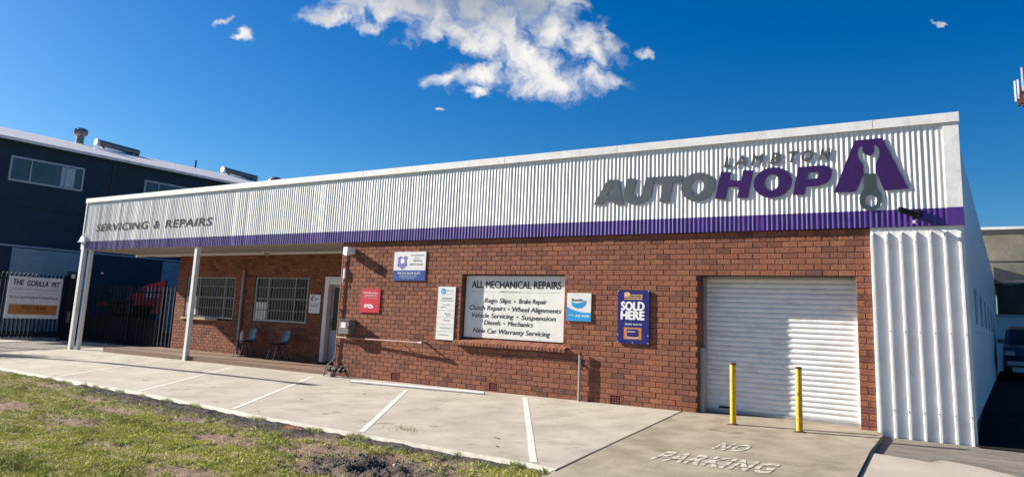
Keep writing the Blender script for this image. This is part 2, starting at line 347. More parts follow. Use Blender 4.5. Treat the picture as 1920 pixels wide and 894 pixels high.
mb.grid(rows); build('side_driveway', mb, mat('dark_asphalt', (.016,.016,.017), (.026,.025,.024), 9, 8, .95, .5, 80, spec=.03), kind='structure')
# joints, painted lines and the white edge strip belong to the slabs
def strip(a, b, w, name, mat_, parent, dz=.004, th=.003, n=12, w2=None, lab=None):
    a = Vector(a); b = Vector(b); d = (b-a).normalized(); p = Vector((-d.y, d.x)); mb = MB(); top = []; w2 = w2 or w
    for i in range(n+1):
        q = a.lerp(b, i/n); ww = (w+(w2-w)*i/n)/2; j = (random.random()-.5)*.008
        l_, r_ = q+p*(ww+j), q-p*(ww-j)
        top.append([(l_.x, l_.y, gz(*l_)+dz-th), (l_.x, l_.y, gz(*l_)+dz), (r_.x, r_.y, gz(*r_)+dz), (r_.x, r_.y, gz(*r_)+dz-th)])
    mb.grid(top); return build(name, mb, mat_, parent, label=lab)
for a, b in (((-5.82, -.30), (-2.80, -4.86)), ((-8.15, -.92), (-5.58, -4.70)), ((-11.26, -.5), (-8.55, -4.50)), ((-14.31, -.31), (-11.55, -4.30)), ((-17.34, -.28), (-14.95, -4.12))):
    strip(a, b, .082, 'parking_line', M['line'], slab)
mb = MB(); rows = []
for i, (x, y) in enumerate(EDGE[1:]):
    for t in ([0] if i == 6 else np.linspace(0, 1, 10)[:-1]):
        if i < 6:
            x2, y2 = EDGE[i+2]; xx, yy = x+(x2-x)*t, y+(y2-y)*t
        else: xx, yy = x, y
        j = mn.noise(Vector((xx*1.5, 0, 1)))*.012; z = gz(xx, yy)
        rows.append([(xx, yy-.05+j, z-.13), (xx, yy-.045+j, z+.010), (xx, yy+.02+j*.5, z+.010), (xx, yy+.03+j*.5, z-.002)])
mb.grid(rows); build('edge_strip', mb, M['kerb'], slab, smooth=True)
jm = MB()
for a, b in (((-2.945, .02), (-2.63, -3.1)), ((-2.63, -3.1), (-2.40, -5.3))):
    a = Vector(a); b = Vector(b); p = Vector((-(b-a).normalized().y, (b-a).normalized().x))*.012
    jm.grid([[(q.x+s*p.x, q.y+s*p.y, gz(*q)+.0035) for s in (-1, 1)] for q in (a.lerp(b, k/10) for k in range(11))])
build('expansion_joint', jm, M['joint'], drive)
def crack(pts, w, parent, name='crack'):
    mb = MB(); rows = []
    for i in range(len(pts)-1):
        a, b = Vector(pts[i]), Vector(pts[i+1]); n = max(2, int((b-a).length/.07))
        for k in range(n):
            q = a.lerp(b, k/n); j = mn.noise(Vector((q.x*5, q.y*5, 3)))*.03; ww = w*(.5+random.random())
            d = (b-a).normalized(); rows.append([(q.x-d.y*(j+s*ww), q.y+d.x*(j+s*ww), gz(*q)+.0034) for s in (-.5, .5)])
    mb.grid(rows); build(name, mb, M['joint'], parent)
crack([(-1.9, -2.75), (-1.3, -2.86), (-.6, -2.82), (.08, -2.72)], .006, drive)
crack([(-6.1, -1.0), (-6.6, -1.6), (-6.3, -2.3), (-6.9, -2.9)], .004, slab)
crack([(-4.6, -.1), (-4.9, -1.2), (-5.0, -1.6)], .004, slab)
crack([(-9.2, -1.2), (-9.9, -1.9), (-9.8, -2.3)], .004, slab)
crack([(.14, -1.66), (.5, -1.75), (.79, -1.86), (.92, -1.62), (1.3, -1.80)], .012, drive, 'broken_edge')
# NO PARKING, stencilled, reads from the street
for t, x0, x1, y0, y1 in (('NO', -1.50, -1.12, -2.83, -2.30), ('PARKING', -1.86, -.56, -3.84, -3.24)):
    mb = text_mb(t, 0, 1, 0, 1, lambda a, b: (x0+(x1-x0)*a, y0+(y1-y0)*b+(a-.5)*(.06 if t == 'NO' else .10), 0), off=.03, space=1.15)
    # stencil bridges: cut away thin bands by moving nothing, drawn as slots of bare concrete
    mb.v = [(x, y, gz(x, y)+.0045+z) for x, y, z in mb.v]
    build('painted_lettering', mb, M['worn'], drive)
    sb = MB(); nlet = len(t)
    for k in range(nlet):
        cx = x0+(x1-x0)*(k+.5)/nlet; cy = (y0+y1)/2+((k+.5)/nlet-.5)*.08; q = .012
        for hy in (-.13, .12):
            sb.v += [(cx+sx, cy+hy+sy, gz(cx, cy)+.0085+.035*(hy+sy)+.0002) for sx, sy in ((-.09, -.012-.03), (.09, -.012+.03), (.09, .012+.03), (-.09, .012-.03))]
            b = len(sb.v)-4; sb.f.append((b, b+1, b+2, b+3)); sb.t.append(0)
    build('stencil_gap', sb, M['concrete2'], drive)

# ------------------------------------------------------------------ lawn, soil, gravel, grass
BARE = [(-13.9, -4.6, .7, .35), (-6.95, -5.9, .8, .25), (-5.6, -7.3, .7, .3), (-5.3, -5.6, .7, .3), (-8.5, -5.3, .7, .22), (-10.2, -5.5, .8, .25), (-6.1, -5.2, .5, .25), (-4.0, -5.7, .9, .55), (-4.6, -6.0, .7, .5), (-12, -6.3, .9, .4), (-9.6, -6.4, .9, .3), (-7.6, -7.0, .5, .2), (-11.6, -5.1, .8, .2), (-3.4, -6.1, .6, .25)]
MOUND = (-4.25, -5.95)
def soil_mask(x, y):
    ey = np.interp(x, [p[0] for p in EDGE], [p[1] for p in EDGE])
    d = ey-y
    n1 = mn.fractal(Vector((x*.9, y*1.8, 0)), .9, 2.0, 4)
    n2 = mn.fractal(Vector((x*3.1, y*5, 7)), .9, 2.0, 3)
    band = max(0, 1-d/(.30+.35*max(0, n1+.2)+(.35 if -12.6 < x < -6.2 else 0)))*(1 if -13.5 < x < -3 else .4)
    b = 0
    for bx, by, rx, ry in BARE:
        r = math.hypot((x-bx)/rx, (y-by)/ry)+n2*.9+n1*.5
        b = max(b, min(1, max(0, (1.15-r)*1.6)))
    g = max(0, min(1, (n1+.1*n2-.22)*2.2))*.75
    return band, b, g, n1, n2
mb = MB(); x0, x1, y0, y1, st = -22.0, -2.3, -11.0, -3.7, .045
nx = int((x1-x0)/st)+1; ny = int((y1-y0)/st)+1; cols = []
for j in range(ny):
    for i in range(nx):
        x = x0+i*st; y = y0+j*st
        ey = float(np.interp(x, [p[0] for p in EDGE], [p[1] for p in EDGE]))-.07
        if y > ey: y = ey+.02*(y-ey)
        band, b, g, n1, n2 = soil_mask(x, y)
        mo = math.exp(-(((x-MOUND[0])/.75)**2+((y-MOUND[1])/.40)**2))
        h = .018*n1+.012*n2+mn.noise(Vector((x*9, y*9, 2)))*.010
        h += mo*(.04+.09*mn.fractal(Vector((x*5, y*5, 11)), .7, 2, 5))
        d = ey-y; base = gz(x, y)-.032-.035*min(1, d)
        mb.v.append((x, y, base+h-.02*b))
        tn = .5+.5*n2
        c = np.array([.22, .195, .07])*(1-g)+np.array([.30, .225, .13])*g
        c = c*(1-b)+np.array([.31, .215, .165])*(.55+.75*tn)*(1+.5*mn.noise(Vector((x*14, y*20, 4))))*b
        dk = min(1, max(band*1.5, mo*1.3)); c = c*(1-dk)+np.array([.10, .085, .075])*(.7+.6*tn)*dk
        cols.append((*np.clip(c, .01, .6), 1))
for j in range(ny-1):
    for i in range(nx-1): mb.f.append((j*nx+i, j*nx+i+1, (j+1)*nx+i+1, (j+1)*nx+i)); mb.t.append(0)
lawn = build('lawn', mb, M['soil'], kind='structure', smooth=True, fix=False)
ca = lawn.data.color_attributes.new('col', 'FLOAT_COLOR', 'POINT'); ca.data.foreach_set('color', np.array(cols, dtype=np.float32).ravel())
LZ = np.array([v[2] for v in mb.v]).reshape(ny, nx)
def lawn_z(x, y):
    i = min(nx-2, max(0, int((x-x0)/st))); j = min(ny-2, max(0, int((y-y0)/st))); return float(LZ[j, i])
# right strip of grass and street ground in front
V = []; F = []; C = []
def blades(n, region, h0, h1, keep=None, tint=(1, 1, 1)):
    for _ in range(n):
        x = random.uniform(*region[:2]); y = random.uniform(*region[2:])
        # only where the lawn lies within reach of the viewpoint's field, with a margin to the sides
        dx, dy = x-CAM.x, y-CAM.y
        if dy < .2 or dx > -1.8 or -dx > dy*2.45+2.0: continue
        ey = float(np.interp(x, [p[0] for p in EDGE], [p[1] for p in EDGE]))-.035+.05*mn.noise(Vector((x*4, 1, 0)))
        if y > ey: continue
        band, b, g, n1, n2 = soil_mask(x, y)
        mo = math.exp(-(((x-MOUND[0])/.75)**2+((y-MOUND[1])/.40)**2))
        p = max(.0, min(1, 1.05+1.6*n2))*(1-.93*b)*(1-min(1, band*1.7))*(1-.72*g)*(1-min(1, mo*1.6))
        if random.random() > p: continue
        z = lawn_z(x, y)-.004; a = random.uniform(0, 6.283); w = random.uniform(.0025, .0055)*(1+.10*math.hypot(dx, dy)/3); h = random.uniform(h0, h1)*(1-.35*g)*(1+.5*max(0, -n1))
        le = random.uniform(.2, 1.1)*h; la = random.uniform(0, 6.283); k = len(V)
        V.extend([(x-w*math.cos(a), y-w*math.sin(a), z), (x+w*math.cos(a), y+w*math.sin(a), z), (x+math.cos(la)*le, y+math.sin(la)*le, z+h)])
        F.append((k, k+1, k+2)); t = random.random()
        dry = max(0, min(1, g*.9+.18+.5*n2*.6)) if random.random() < .75 else random.random()
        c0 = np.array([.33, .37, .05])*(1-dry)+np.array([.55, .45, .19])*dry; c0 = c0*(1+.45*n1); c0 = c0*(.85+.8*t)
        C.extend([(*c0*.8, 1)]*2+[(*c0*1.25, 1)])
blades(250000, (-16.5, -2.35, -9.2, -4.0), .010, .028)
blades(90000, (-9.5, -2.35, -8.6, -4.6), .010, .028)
def fringe(n):
    for _ in range(n):
        x = random.uniform(-15, -2.5); y = float(np.interp(x, [p[0] for p in EDGE], [p[1] for p in EDGE]))-.07+random.gauss(0, .03)
        if mn.noise(Vector((x*2.3, 4, 0))) < .05: continue
        z = max(lawn_z(x, y), gz(x, y)-.06); h = random.uniform(.03, .075); k = len(V); w = .005; la = random.uniform(0, 6.283)
        V.extend([(x-w, y, z), (x+w, y, z), (x+math.cos(la)*h*.8, y+math.sin(la)*h*.6, z+h)]); F.append((k, k+1, k+2)); g = random.uniform(.6, 1.4)
        C.extend([(.20*g, .22*g, .05*g, 1)]*3)
fringe(7000)
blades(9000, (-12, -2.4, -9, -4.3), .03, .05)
gm = MB(); gm.v = V; gm.f = F
grass = build('grass', gm, M['blade'], kind='stuff', fix=False)
ca = grass.data.color_attributes.new('col', 'FLOAT_COLOR', 'POINT'); ca.data.foreach_set('color', np.array(C, dtype=np.float32).ravel())
setp(grass, 'short patchy green and straw coloured grass on the verge', 'grass')
# gravel and clods beside the slab and on the mound
def stone(mb, x, y, z, r):
    b = len(mb.v); t = random.random()
    P = [(1,0,0),(-1,0,0),(0,1,0),(0,-1,0),(0,0,1),(0,0,-1)]
    an = random.uniform(0, 3); ca_, sa_ = math.cos(an), math.sin(an)
    for p in P:
        q = [c*r*random.uniform(.6, 1.2) for c in p]; mb.v.append((x+q[0]*ca_-q[1]*sa_, y+q[0]*sa_+q[1]*ca_, z+q[2]*.7))
    for f in ((0,2,4),(2,1,4),(1,3,4),(3,0,4),(2,0,5),(1,2,5),(3,1,5),(0,3,5)): mb.f.append(tuple(b+i for i in f)); mb.t.append(t)
gv = MB()
for _ in range(15000):
    x = random.uniform(-15, -2.5); ey = float(np.interp(x, [p[0] for p in EDGE], [p[1] for p in EDGE]))-.08; y = ey-random.random()**1.5*.75
    band = soil_mask(x, y)[0]
    if random.random() > band*2: continue
    stone(gv, x, y, lawn_z(x, y)+.002, random.uniform(.004, .014))
for _ in range(1800):
    x = random.gauss(MOUND[0], .6); y = random.gauss(MOUND[1], .3)
    if x > -2.5: continue
    stone(gv, x, y, lawn_z(x, y)+.004, random.uniform(.004, .02))
setp(build('gravel', gv, M['gravel'], kind='stuff', tones=True, fix=False), 'dark gravel and clods along the slab edge', 'gravel')
rk = MB(); stone(rk, -4.05, -5.72, lawn_z(-4.05, -5.72)+.03, .075)
build('rock', rk, mat('pale_rock', (.36, .31, .26), (.26, .22, .18), 30, bump=.5), label='pale rock lying on the dark soil mound in the lawn', cat='rock')
# twig weed, dry tuft on the slab, dab of orange marker paint
tw = MB(); bx, by = -6.45, -7.2; bz = lawn_z(bx, by)
tw.tube([(bx, by, bz), (bx+.01, by+.04, bz+.10), (bx+.03, by+.09, bz+.22), (bx+.06, by+.10, bz+.28)], [.005, .004, .003, .0015], 5)
tw.tube([(bx+.012, by+.05, bz+.12), (bx-.03, by+.06, bz+.19), (bx-.04, by+.06, bz+.25)], [.002, .0015, .001], 5)
tw.tube([(bx+.03, by+.09, bz+.22), (bx-.01, by+.10, bz+.27)], [.0015, .001], 5)
build('weed_stem', tw, M['barkm'], label='thin bare weed stem standing up from the lawn', cat='weed')
tf = MB()
for _ in range(90):
    x = -5.27+random.gauss(0, .13); y = -4.2+random.gauss(0, .07); z = gz(x, y); h = random.uniform(.02, .07); a = random.uniform(0, 6.28)
    tf.tube([(x, y, z), (x+math.cos(a)*h*.6, y+math.sin(a)*h*.6, z+h)], [.0022, .001], 3, False)
build('dry_weed_tuft', tf, mat('dry_straw', (.36, .29, .14)), label='dry straw coloured weed tuft growing from the parking slab', cat='weed', kind='stuff')
og = MB(); fv = []
for _ in range(130):
    r = random.random()**.5; a = random.uniform(0, 6.28); x = -6.62+.16*r*math.cos(a); y = -4.98+.09*r*math.sin(a); z = lawn_z(x, y)
    w = .004; h = random.uniform(.02, .05); aa = random.uniform(0, 6.28); b = len(og.v)
    og.v += [(x-w, y, z), (x+w, y, z), (x+math.cos(aa)*.02, y+math.sin(aa)*.02, z+h)]; og.f.append((b, b+1, b+2)); og.t.append(0)
build('orange_paint_mark', og, mat('orange_spray', (.50, .15, .06)), label='small dab of orange marking paint on the grass beside the slab', cat='paint mark', fix=False)
lit = [(-12.9, -1.9), (-8.6, -3.1), (-9.3, -1.2), (-8.3, -1.9), (-4.0, -3.9), (-3.9, -3.95), (-3.6, -4.4)]
db = bpy.data.meshes.new('dry_leaf'); db.from_pydata([(-.035, 0, 0), (0, -.012, .006), (.035, 0, .002), (0, .014, .012)], [], [(0, 1, 2), (0, 2, 3)]); db.materials.append(M['barkm'])
for i, (x, y) in enumerate(lit):
    o = link_mesh('dry_leaf', db, None, Vector((x, y, gz(x, y)+.004))); o.rotation_euler.z = i*1.3
    setp(o, ['dark dry leaf between the third and fourth parking lines from the left', 'dark dry leaf lying left of the fourth parking line, near the edge strip', 'dark dry leaf close to the brick wall foot by the valve', 'dark dry leaf just left of the white plastic pipe end', 'dark dry leaf nearest the edge strip between the last two parking lines', 'dark dry leaf touching its neighbour beside the edge strip', 'dark dry leaf closest to the rightmost parking line'][i], 'leaf', 'dry leaves scattered on the parking slab')

# ------------------------------------------------------------------ the repair shop
shop = thing('repair_shop', (-10, 0, 0), 'long red brick workshop with white corrugated parapet and purple stripe', 'building')
WX0 = -11.16; CZ = .09; CB = -.13; BL = .235; TOPZ = 2.93
OPEN = [(-7.64, -5.24, 10, 26), (-2.68, -.24, -1, 26)]        # x range and course range of the openings
VENTS = [(-9.42, 1, 3), (-6.87, 1, 3), (-4.27, 1, 3)]
wall = build('brick_wall', MB().box(WX0+.012, -7.645, .008, .35, -.35, TOPZ).box(-5.235, -2.685, .008, .35, -.35, TOPZ).box(-.235, 0, .008, .35, -.35, TOPZ-.001)
   .box(-7.645, -5.235, .008, .35, CB+26*CZ+.004, TOPZ).box(-7.645, -5.235, .008, .35, -.35, .86).box(-2.685, -.235, .008, .35, CB+26*CZ+.004, TOPZ).box(-7.645, -5.235, .135, .35, .86, CB+26*CZ+.004), M['mortar'], shop)
cells = []
for k in range(0, 34):
    z0 = CB+k*CZ; x = 0.0 if k % 2 == 0 else BL/2
    while x > WX0:
        a, b = x-BL, x; a, b = max(a, WX0), min(b, 0)
        segs = [(a, b)]
        for ox0, ox1, c0, c1 in OPEN:
            if c0 <= k < c1:
                ns = []
                for s, e in segs:
                    if e <= ox0 or s >= ox1: ns.append((s, e)); continue
                    if s < ox0: ns.append((s, ox0))
                    if e > ox1: ns.append((ox1, e))
                segs = ns
        for vx, c0, c1 in VENTS:
            if c0 <= k < c1:
                ns = []
                for s, e in segs:
                    if e <= vx or s >= vx+.235: ns.append((s, e)); continue
                    if s < vx: ns.append((s, vx))
                    if e > vx+.235: ns.append((vx+.235, e))
                segs = ns
        for s, e in segs:
            if e-s > .035: cells.append((s, e, z0, z0+CZ))
        x -= BL
cells.sort(key=lambda c: -(c[0]+c[1])+ (0 if c[1]-c[0] > .2 else 1.5))
J = .009
def bmesh_for(cache={}, l=0):
    if l not in cache:
        o = MB().brick(0, l-J, 0, .10, 0, CZ-J); me = bpy.data.meshes.new('brick'); me.from_pydata(o.v, [], o.f); me.materials.append(M['brick']); cache[l] = me
    return cache[l]
cells = [c for c in cells if c[2] > -.2]
big = cells[:300]; rest = cells[300:]
for s, e, z0, z1 in big:
    link_mesh('brick', bmesh_for(l=round(e-s, 3)), wall, Vector((s+J/2, random.uniform(-.003, .002), z0+J/2+random.uniform(-.0008, .0008))))
mbk = MB()
for s, e, z0, z1 in rest:
    j = random.uniform(-.0012, .0012); mbk.brick(s+J/2+j, e-J/2+j, random.uniform(-.003, .002), .11, z0+J/2, z1-J/2, random.random())
# return of the wall into the porch, and the brick jambs inside the openings
for k in range(34):
    z0 = CB+k*CZ; y = 0.0 if k % 2 else BL/2
    y = .115
    while y < 1.8:
        L = BL if y > .2 or k % 2 else BL/2
        mbk.box(WX0, WX0+.1, y+J/2, min(1.8, y+L)-J/2, z0+J/2, z0+CZ-J/2, random.random()); y += L
    if k < 26:
        mbk.box(-2.69, -2.681, .115, .30, z0+J/2, z0+CZ-J/2, random.random())
build('brick_courses', mbk, M['brickm'], wall, kind='stuff', tones=True, fix=False)
for vx, c0, c1 in VENTS:
    z0 = CB+c0*CZ; v = MB().box(vx+.01, vx+.225, .003, .007, z0+.005, z0+.175)
    av = build('air_vent', v, mat('vent_painted_shade', (.012, .004, .004), spec=.05), shop)  # flat plate, its near-black colour imitates shade inside the vent
    g = MB().box(vx+.006, vx+.229, -.004, .03, z0+.168, z0+.178).box(vx+.006, vx+.229, -.004, .03, z0+.002, z0+.012).box(vx+.006, vx+.018, -.004, .03, z0+.012, z0+.168).box(vx+.217, vx+.229, -.004, .03, z0+.012, z0+.168)
    for i in range(1, 4): g.box(vx+.018, vx+.217, .0, .003, z0+.04*i+.006, z0+.04*i+.012)
    for i in (1, 2, 3): g.box(vx+.018+.048*i, vx+.024+.048*i, .001, .003, z0+.012, z0+.168)
    build('grille', g, mat('terracotta', (.38, .11, .08)), av)
# brick sill under the white board: bricks on edge, sloping
sill = build('window_sill', MB().box(-7.72, -5.17, -.02, .13, .80, .845), M['mortar'], shop)
sm = bpy.data.meshes.new('sill_brick'); s_ = MB()
s_.prism([(-.085, -.012), (.125, .062), (.125, .0), (-.085, -.075)], lambda a, b, d: (d, a, b), 0, .066)
sm.from_pydata(s_.v, [], s_.f); sm.materials.append(M['brick'])
nb = 33
for i in range(nb): link_mesh('brick', sm, sill, Vector((-7.745+i*(2.60/nb)+.004, random.uniform(-.003, .003), .875+random.uniform(-.002, .002))))
# roller door
DW = mat('door_paint', (.80,.79,.77), (.72,.71,.69), 3, 6, .45, .15, 25, dirt=(.46,.42,.36), dscale=3, damt=.45, stretch=(1, 1, 2.5))
rd = build('roller_door', MB().box(-2.66, -.26, .33, .40, -.02, 2.25), M['white'], shop)
sl = MB(); pr = []
for t in range(9):
    a = t/8; pr.append((.318-.016*math.sin(math.pi*min(1, a*1.12))**.8 if a < .9 else .318, a*.0795))
pr = [(.3195, 0)]+[(.318-.0095*math.sin(math.pi*a)**.7, .006+a*.068) for a in np.linspace(0, 1, 8)]+[(.322, .0795)]
sl.grid([[(x, y, z) for y, z in pr] for x in (-2.655, -.265)])
sme = bpy.data.meshes.new('slat'); sme.from_pydata([(v[0], v[1], v[2]) for v in sl.v], [], sl.f); sme.materials.append(DW)
sme.polygons.foreach_set('use_smooth', [True]*len(sme.polygons))
for i in range(27): link_mesh('slat', sme, rd, Vector((0, 0, .045+i*.0797)))
build('bottom_rail', MB().box(-2.65, -.27, .285, .33, .004, .045), M['frame'], rd)
build('guide', MB().box(-2.674, -2.625, .25, .33, -.02, 2.2).box(-2.678, -2.615, .12, .245, -.03, 1.02), M['frame'], rd)
build('guide', MB().box(-.275, -.245, .26, .33, -.02, 2.2), M['white'], rd)
build('handle', MB().box(-2.42, -2.22, .285, .31, .07, .10), M['black'], rd)
build('lintel', MB().box(-2.68, -.24, .10, .34, 2.212, 2.222), M['joint'], shop)

# corrugated parapet
def corrug(x0, x1, z0, z1, y, amp=.0050, pitch=.076, per=8, wob=0):
    n = int((x1-x0)/pitch*per); rows = []; rg = random.Random(3); nr = int((x1-x0)/pitch)+3
    A = [amp*(.8+.4*rg.random()+(.25 if rg.random() < .12 else 0)-(.35 if rg.random() < .12 else 0)) for _ in range(nr)]; J_ = [rg.uniform(-.009, .009) for _ in range(nr)]
    for zz in np.linspace(z0, z1, 4):
        r = []
        for i in range(n+1):
            x = x0+(x1-x0)*i/n; w = mn.noise(Vector((x*.35, zz*.4, 5)))*.0025*wob+mn.noise(Vector((x*2.7, zz*.6, 9)))*.0016*wob
            u = (x-x0)/pitch; k = int(u); fr = u-k; am = A[k]*(1-fr)+A[k+1]*fr; jj = J_[k]*(1-fr)+J_[k+1]*fr
            r.append((x+jj*(1 if 2 < i < n-8 else 0), y-am*math.cos(2*math.pi*u)+w, zz))
        rows.append(r)
    return MB().grid(rows)
FY = -.055
build('corrugated_parapet', corrug(-22.85, 1.0, 3.185, 4.44, FY, wob=1), M['whitefas'], shop, smooth=True, fix=False)
build('purple_band', corrug(-22.85, 1.0, 2.93, 3.185, FY-.0015, wob=1), M['purple'], shop, smooth=True, fix=False)
build('parapet_framing', MB().box(-22.82, 1.17, -.03, .03, 2.95, 4.45), M['soffit'], shop)
build('corner_flashing', MB().box(1.0, 1.20, -.075, .03, 3.187, 4.45), M['cap'], shop)
build('purple_flashing', MB().box(1.0, 1.205, -.077, .03, 2.93, 3.185), M['purple'], shop)
build('corner_flashing', MB().box(-22.88, -22.83, -.075, .03, 2.93, 4.45), M['cap'], shop)
for a, b in ((-22.9, -17.2), (-17.195, -10.6), (-10.595, -6.66), (-6.655, -4.17), (-4.165, .086), (.091, 1.215)):
    cm = MB().box(a, b, -.092, .06, 4.45, 4.565); cm.box(a+.002, b-.002, -.098, -.0925, 4.425, 4.56)
    build('parapet_capping', cm, M['cap'], shop)
pn = MB(); rows = []; y = -.03; xs_ = []
for k in range(7):
    c = .02+k*.187 if k else .012
    xs_ += [(c-.024, 0), (c-.013, -.036), (c+.013, -.036), (c+.024, 0)]
xs_ += [(1.19, 0)]
pn.grid([[(x+sh, y+d*(1 if zz < 2.84 else 0), zz) for x, d in [q for q in xs_ if q[0] >= -.02]] for zz, sh in ((-.06, .02), (1.4, .01), (2.82, 0), (2.86, 0), (2.93, 0))])
pan = build('ribbed_panel', pn, M['white'], shop, fix=False)
for k in range(1, 7):
    for zz in (.32, 1.42, 2.70): build('screw', MB().box(.02+k*.187-.008, .02+k*.187+.008, -.075, -.065, zz-.006, zz+.006), M['frame'], pan)
build('panel_flashing', MB().box(-.012, .022, -.034, .02, -.05, 2.93), M['white'], shop)
# side wall along the driveway
sw = MB(); sw.v = [(1.2, -.02, .24), (1.2, 23, .24), (1.2, 23, 3.62), (1.2, -.02, 4.03), (1.05, -.02, .24), (1.05, 23, .24), (1.05, 23, 3.62), (1.05, -.02, 4.03)]
sw.f = [(0, 1, 2, 3), (4, 7, 6, 5), (3, 2, 6, 7), (0, 3, 7, 4)]; sw.t = [0]*4
side = build('side_wall', sw, M['white'], shop, fix=False)
build('plinth', MB().box(1.02, 1.185, .05, 23, -.2, .24), M['slate'], shop)
build('wall_trim', MB().box(1.2, 1.212, 0.0, 22.9, 1.47, 1.50), M['white'], side)
for yy in (1.93, 4.4, 7.0, 9.6, 12.4, 15.2): build('louvre_slot', MB().box(1.196, 1.216, yy, yy+.55, 1.60, 2.16), M['bluegrey'], side)
# roof behind the parapet, back of the shop
rf = MB(); rf.v = [(-22.8, .03, 3.98), (1.2, .03, 3.98), (1.2, 23, 3.6), (-22.8, 23, 3.6)]; rf.f = [(0, 1, 2, 3)]; rf.t = [0]
build('roof', rf, M['roofw'], shop, fix=False)
build('back_wall', MB().box(-20.3, 1.05, 22.8, 23, -.2, 3.6), M['mortar'], shop)

# porch
ry = 1.80
rear = build('porch_wall', MB().box(-20.36, -19.85, ry+.012, ry+.3, -.3, TOPZ).box(-20.36, -17.4, ry+.012, ry+.3, -.3, .94).box(-20.36, -12, ry+.012, ry+.3, 2.235, TOPZ)
  .box(-17.44, -16.54, ry+.012, ry+.3, -.3, TOPZ-.001).box(-17.44, -13.60, ry+.013, ry+.3, -.3, .985).box(-14.28, -13.60, ry+.014, ry+.3, .9, TOPZ-.002).box(-12.55, -11.1, ry+.012, ry+.3, -.3, TOPZ-.001)
  .box(-19.85, -17.44, ry+.28, ry+.3, .9, 2.3).box(-16.54, -14.28, ry+.28, ry+.3, .9, 2.3), M['mortar'], shop)
pb = MB(); PO = [(-19.85, -17.44, .99, 2.23), (-16.54, -14.28, .99, 2.24), (-13.60, -12.55, -.2, 2.26)]
for k in range(34):
    z0 = CB+k*CZ; x = -20.36+(0 if k % 2 else -BL/2)
    while x < -11.2:
        segs = [(max(x, -20.36), min(x+BL, -11.16))]
        for a, b, c, d in PO:
            if z0+CZ*.5 > c and z0+CZ*.5 < d:
                ns = []
                for s, e in segs:
                    if e <= a or s >= b: ns.append((s, e)); continue
                    if s < a: ns.append((s, a))
                    if e > b: ns.append((b, e))
                segs = ns
        for s, e in segs:
            if e-s > .03 and z0 > -.05: pb.brick(s+J/2, e-J/2, ry+random.uniform(-.003, .002), ry+.1, z0+J/2, z0+CZ-J/2, random.random())
        x += BL
for k in range(34):                                         # left side of the shop
    z0 = CB+k*CZ; yy = ry+.11
    while yy < 8: pb.box(-20.37, -20.30, yy+J/2, yy+BL-J/2, z0+J/2, z0+CZ-J/2, random.random()); yy += BL
build('porch_bricks', pb, M['brickm'], rear, kind='stuff', tones=True, fix=False)
build('side_wall_left', MB().box(-20.355, -20.1, ry+.1, 22.8, -.3, 3.6), M['mortar'], shop)
build('porch_floor', MB().box(-20.95, WX0-.0, .03, ry+.02, -.25, .0), M['step'], shop)
build('soffit', MB().box(-22.84, WX0+.02, -.03, ry+.15, 2.936, 2.955), M['soffit'], shop)
build('eaves_trim', MB().box(-22.84, WX0, ry-.06, ry+.0, 2.87, 2.935), M['white'], shop)
build('canopy_side', MB().box(-22.88, -22.84, .03, 2.6, 2.93, 4.2).box(-22.84, -20.3, 2.55, 2.6, 2.93, 4.2), M['cap'], shop)
build('porch_post', MB().box(-22.46, -22.36, -.02, .09, gz(-22.4, 0)-.02, 2.94), M['white'], shop)
build('porch_post', MB().box(-16.86, -16.75, -.03, .09, gz(-16.8, 0)-.02, 2.94), M['white'], shop)
dp = MB().box(-22.80, -22.66, -.085, .03, gz(-22.7, 0)-.02, 3.19)
dpo = build('downpipe', dp, M['white'], shop)
rh = MB(); rh.prism([(-.2, 0), (.16, 0), (.10, .14), (0, .20), (-.10, .14)], lambda a, b, d: (-22.74+a, d, 3.19+b), -.14, .05); rh.box(-22.96, -22.56, -.15, .06, 3.165, 3.19)
build('rain_head', rh, M['white'], dpo)
dd = MB().tube([(-17.0, 1.755, 2.42), (-17.0, 1.755, 2.38)], .045, 12).tube([(-17.0, 1.735, 2.39), (-16.98, 1.735, 1.0), (-16.96, 1.735, .02)], .043, 12)
build('downpipe', dd, M['galv'], shop)
# porch windows
def window(x0, x1, z0, z1, xm, zr):
    y = ry+.06; fr = MB(); t = .045
    fr.box(x0, x1, y-.03, y+.05, z1-t, z1).box(x0, x1, y-.03, y+.05, z0, z0+t).box(x0, x0+t, y-.028, y+.05, z0+t, z1-t).box(x1-t, x1, y-.028, y+.05, z0+t, z1-t)
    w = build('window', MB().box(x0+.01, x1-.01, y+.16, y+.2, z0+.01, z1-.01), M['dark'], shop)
    build('frame', fr, M['frame'], w)
    xx = [x0]+xm+[x1]
    for a, b in zip(xx[:-1], xx[1:]): build('pane', MB().box(a+.02, b-.02, y+.02, y+.026, z0+t, z1-t), M['glass'], w)
    for a in xm: build('mullion', MB().box(a-.02, a+.02, y-.026, y+.03, z0+t, z1-t), M['frame'], w)
    for a in zr: build('rail', MB().box(x0+t, x1-t, y-.05, y-.035, a-(.022 if abs(a-(z0+z1)/2) < .1 else .011), a+(.022 if abs(a-(z0+z1)/2) < .1 else .011)), M['bars'], w)
    n = int((x1-x0)/.115)
    bme = None
    for i in range(1, n):
        xb = x0+(x1-x0)*i/n
        if bme is None:
            o = build('bar', MB().box(xb-.0065, xb+.0065, y-.065, y-.051, z0+.03, z1-.03), M['bars'], w, org=(xb, y, z0)); bme = o.data
        else: link_mesh('bar', bme, w, Vector((xb, y, z0)))
    return w
w1 = window(-19.84, -17.45, .99, 2.225, [-19.2, -17.95], [1.30, 1.61, 1.94])
w2 = window(-16.53, -14.29, .995, 2.235, [-15.95, -14.82], [1.30, 1.62, 1.94])
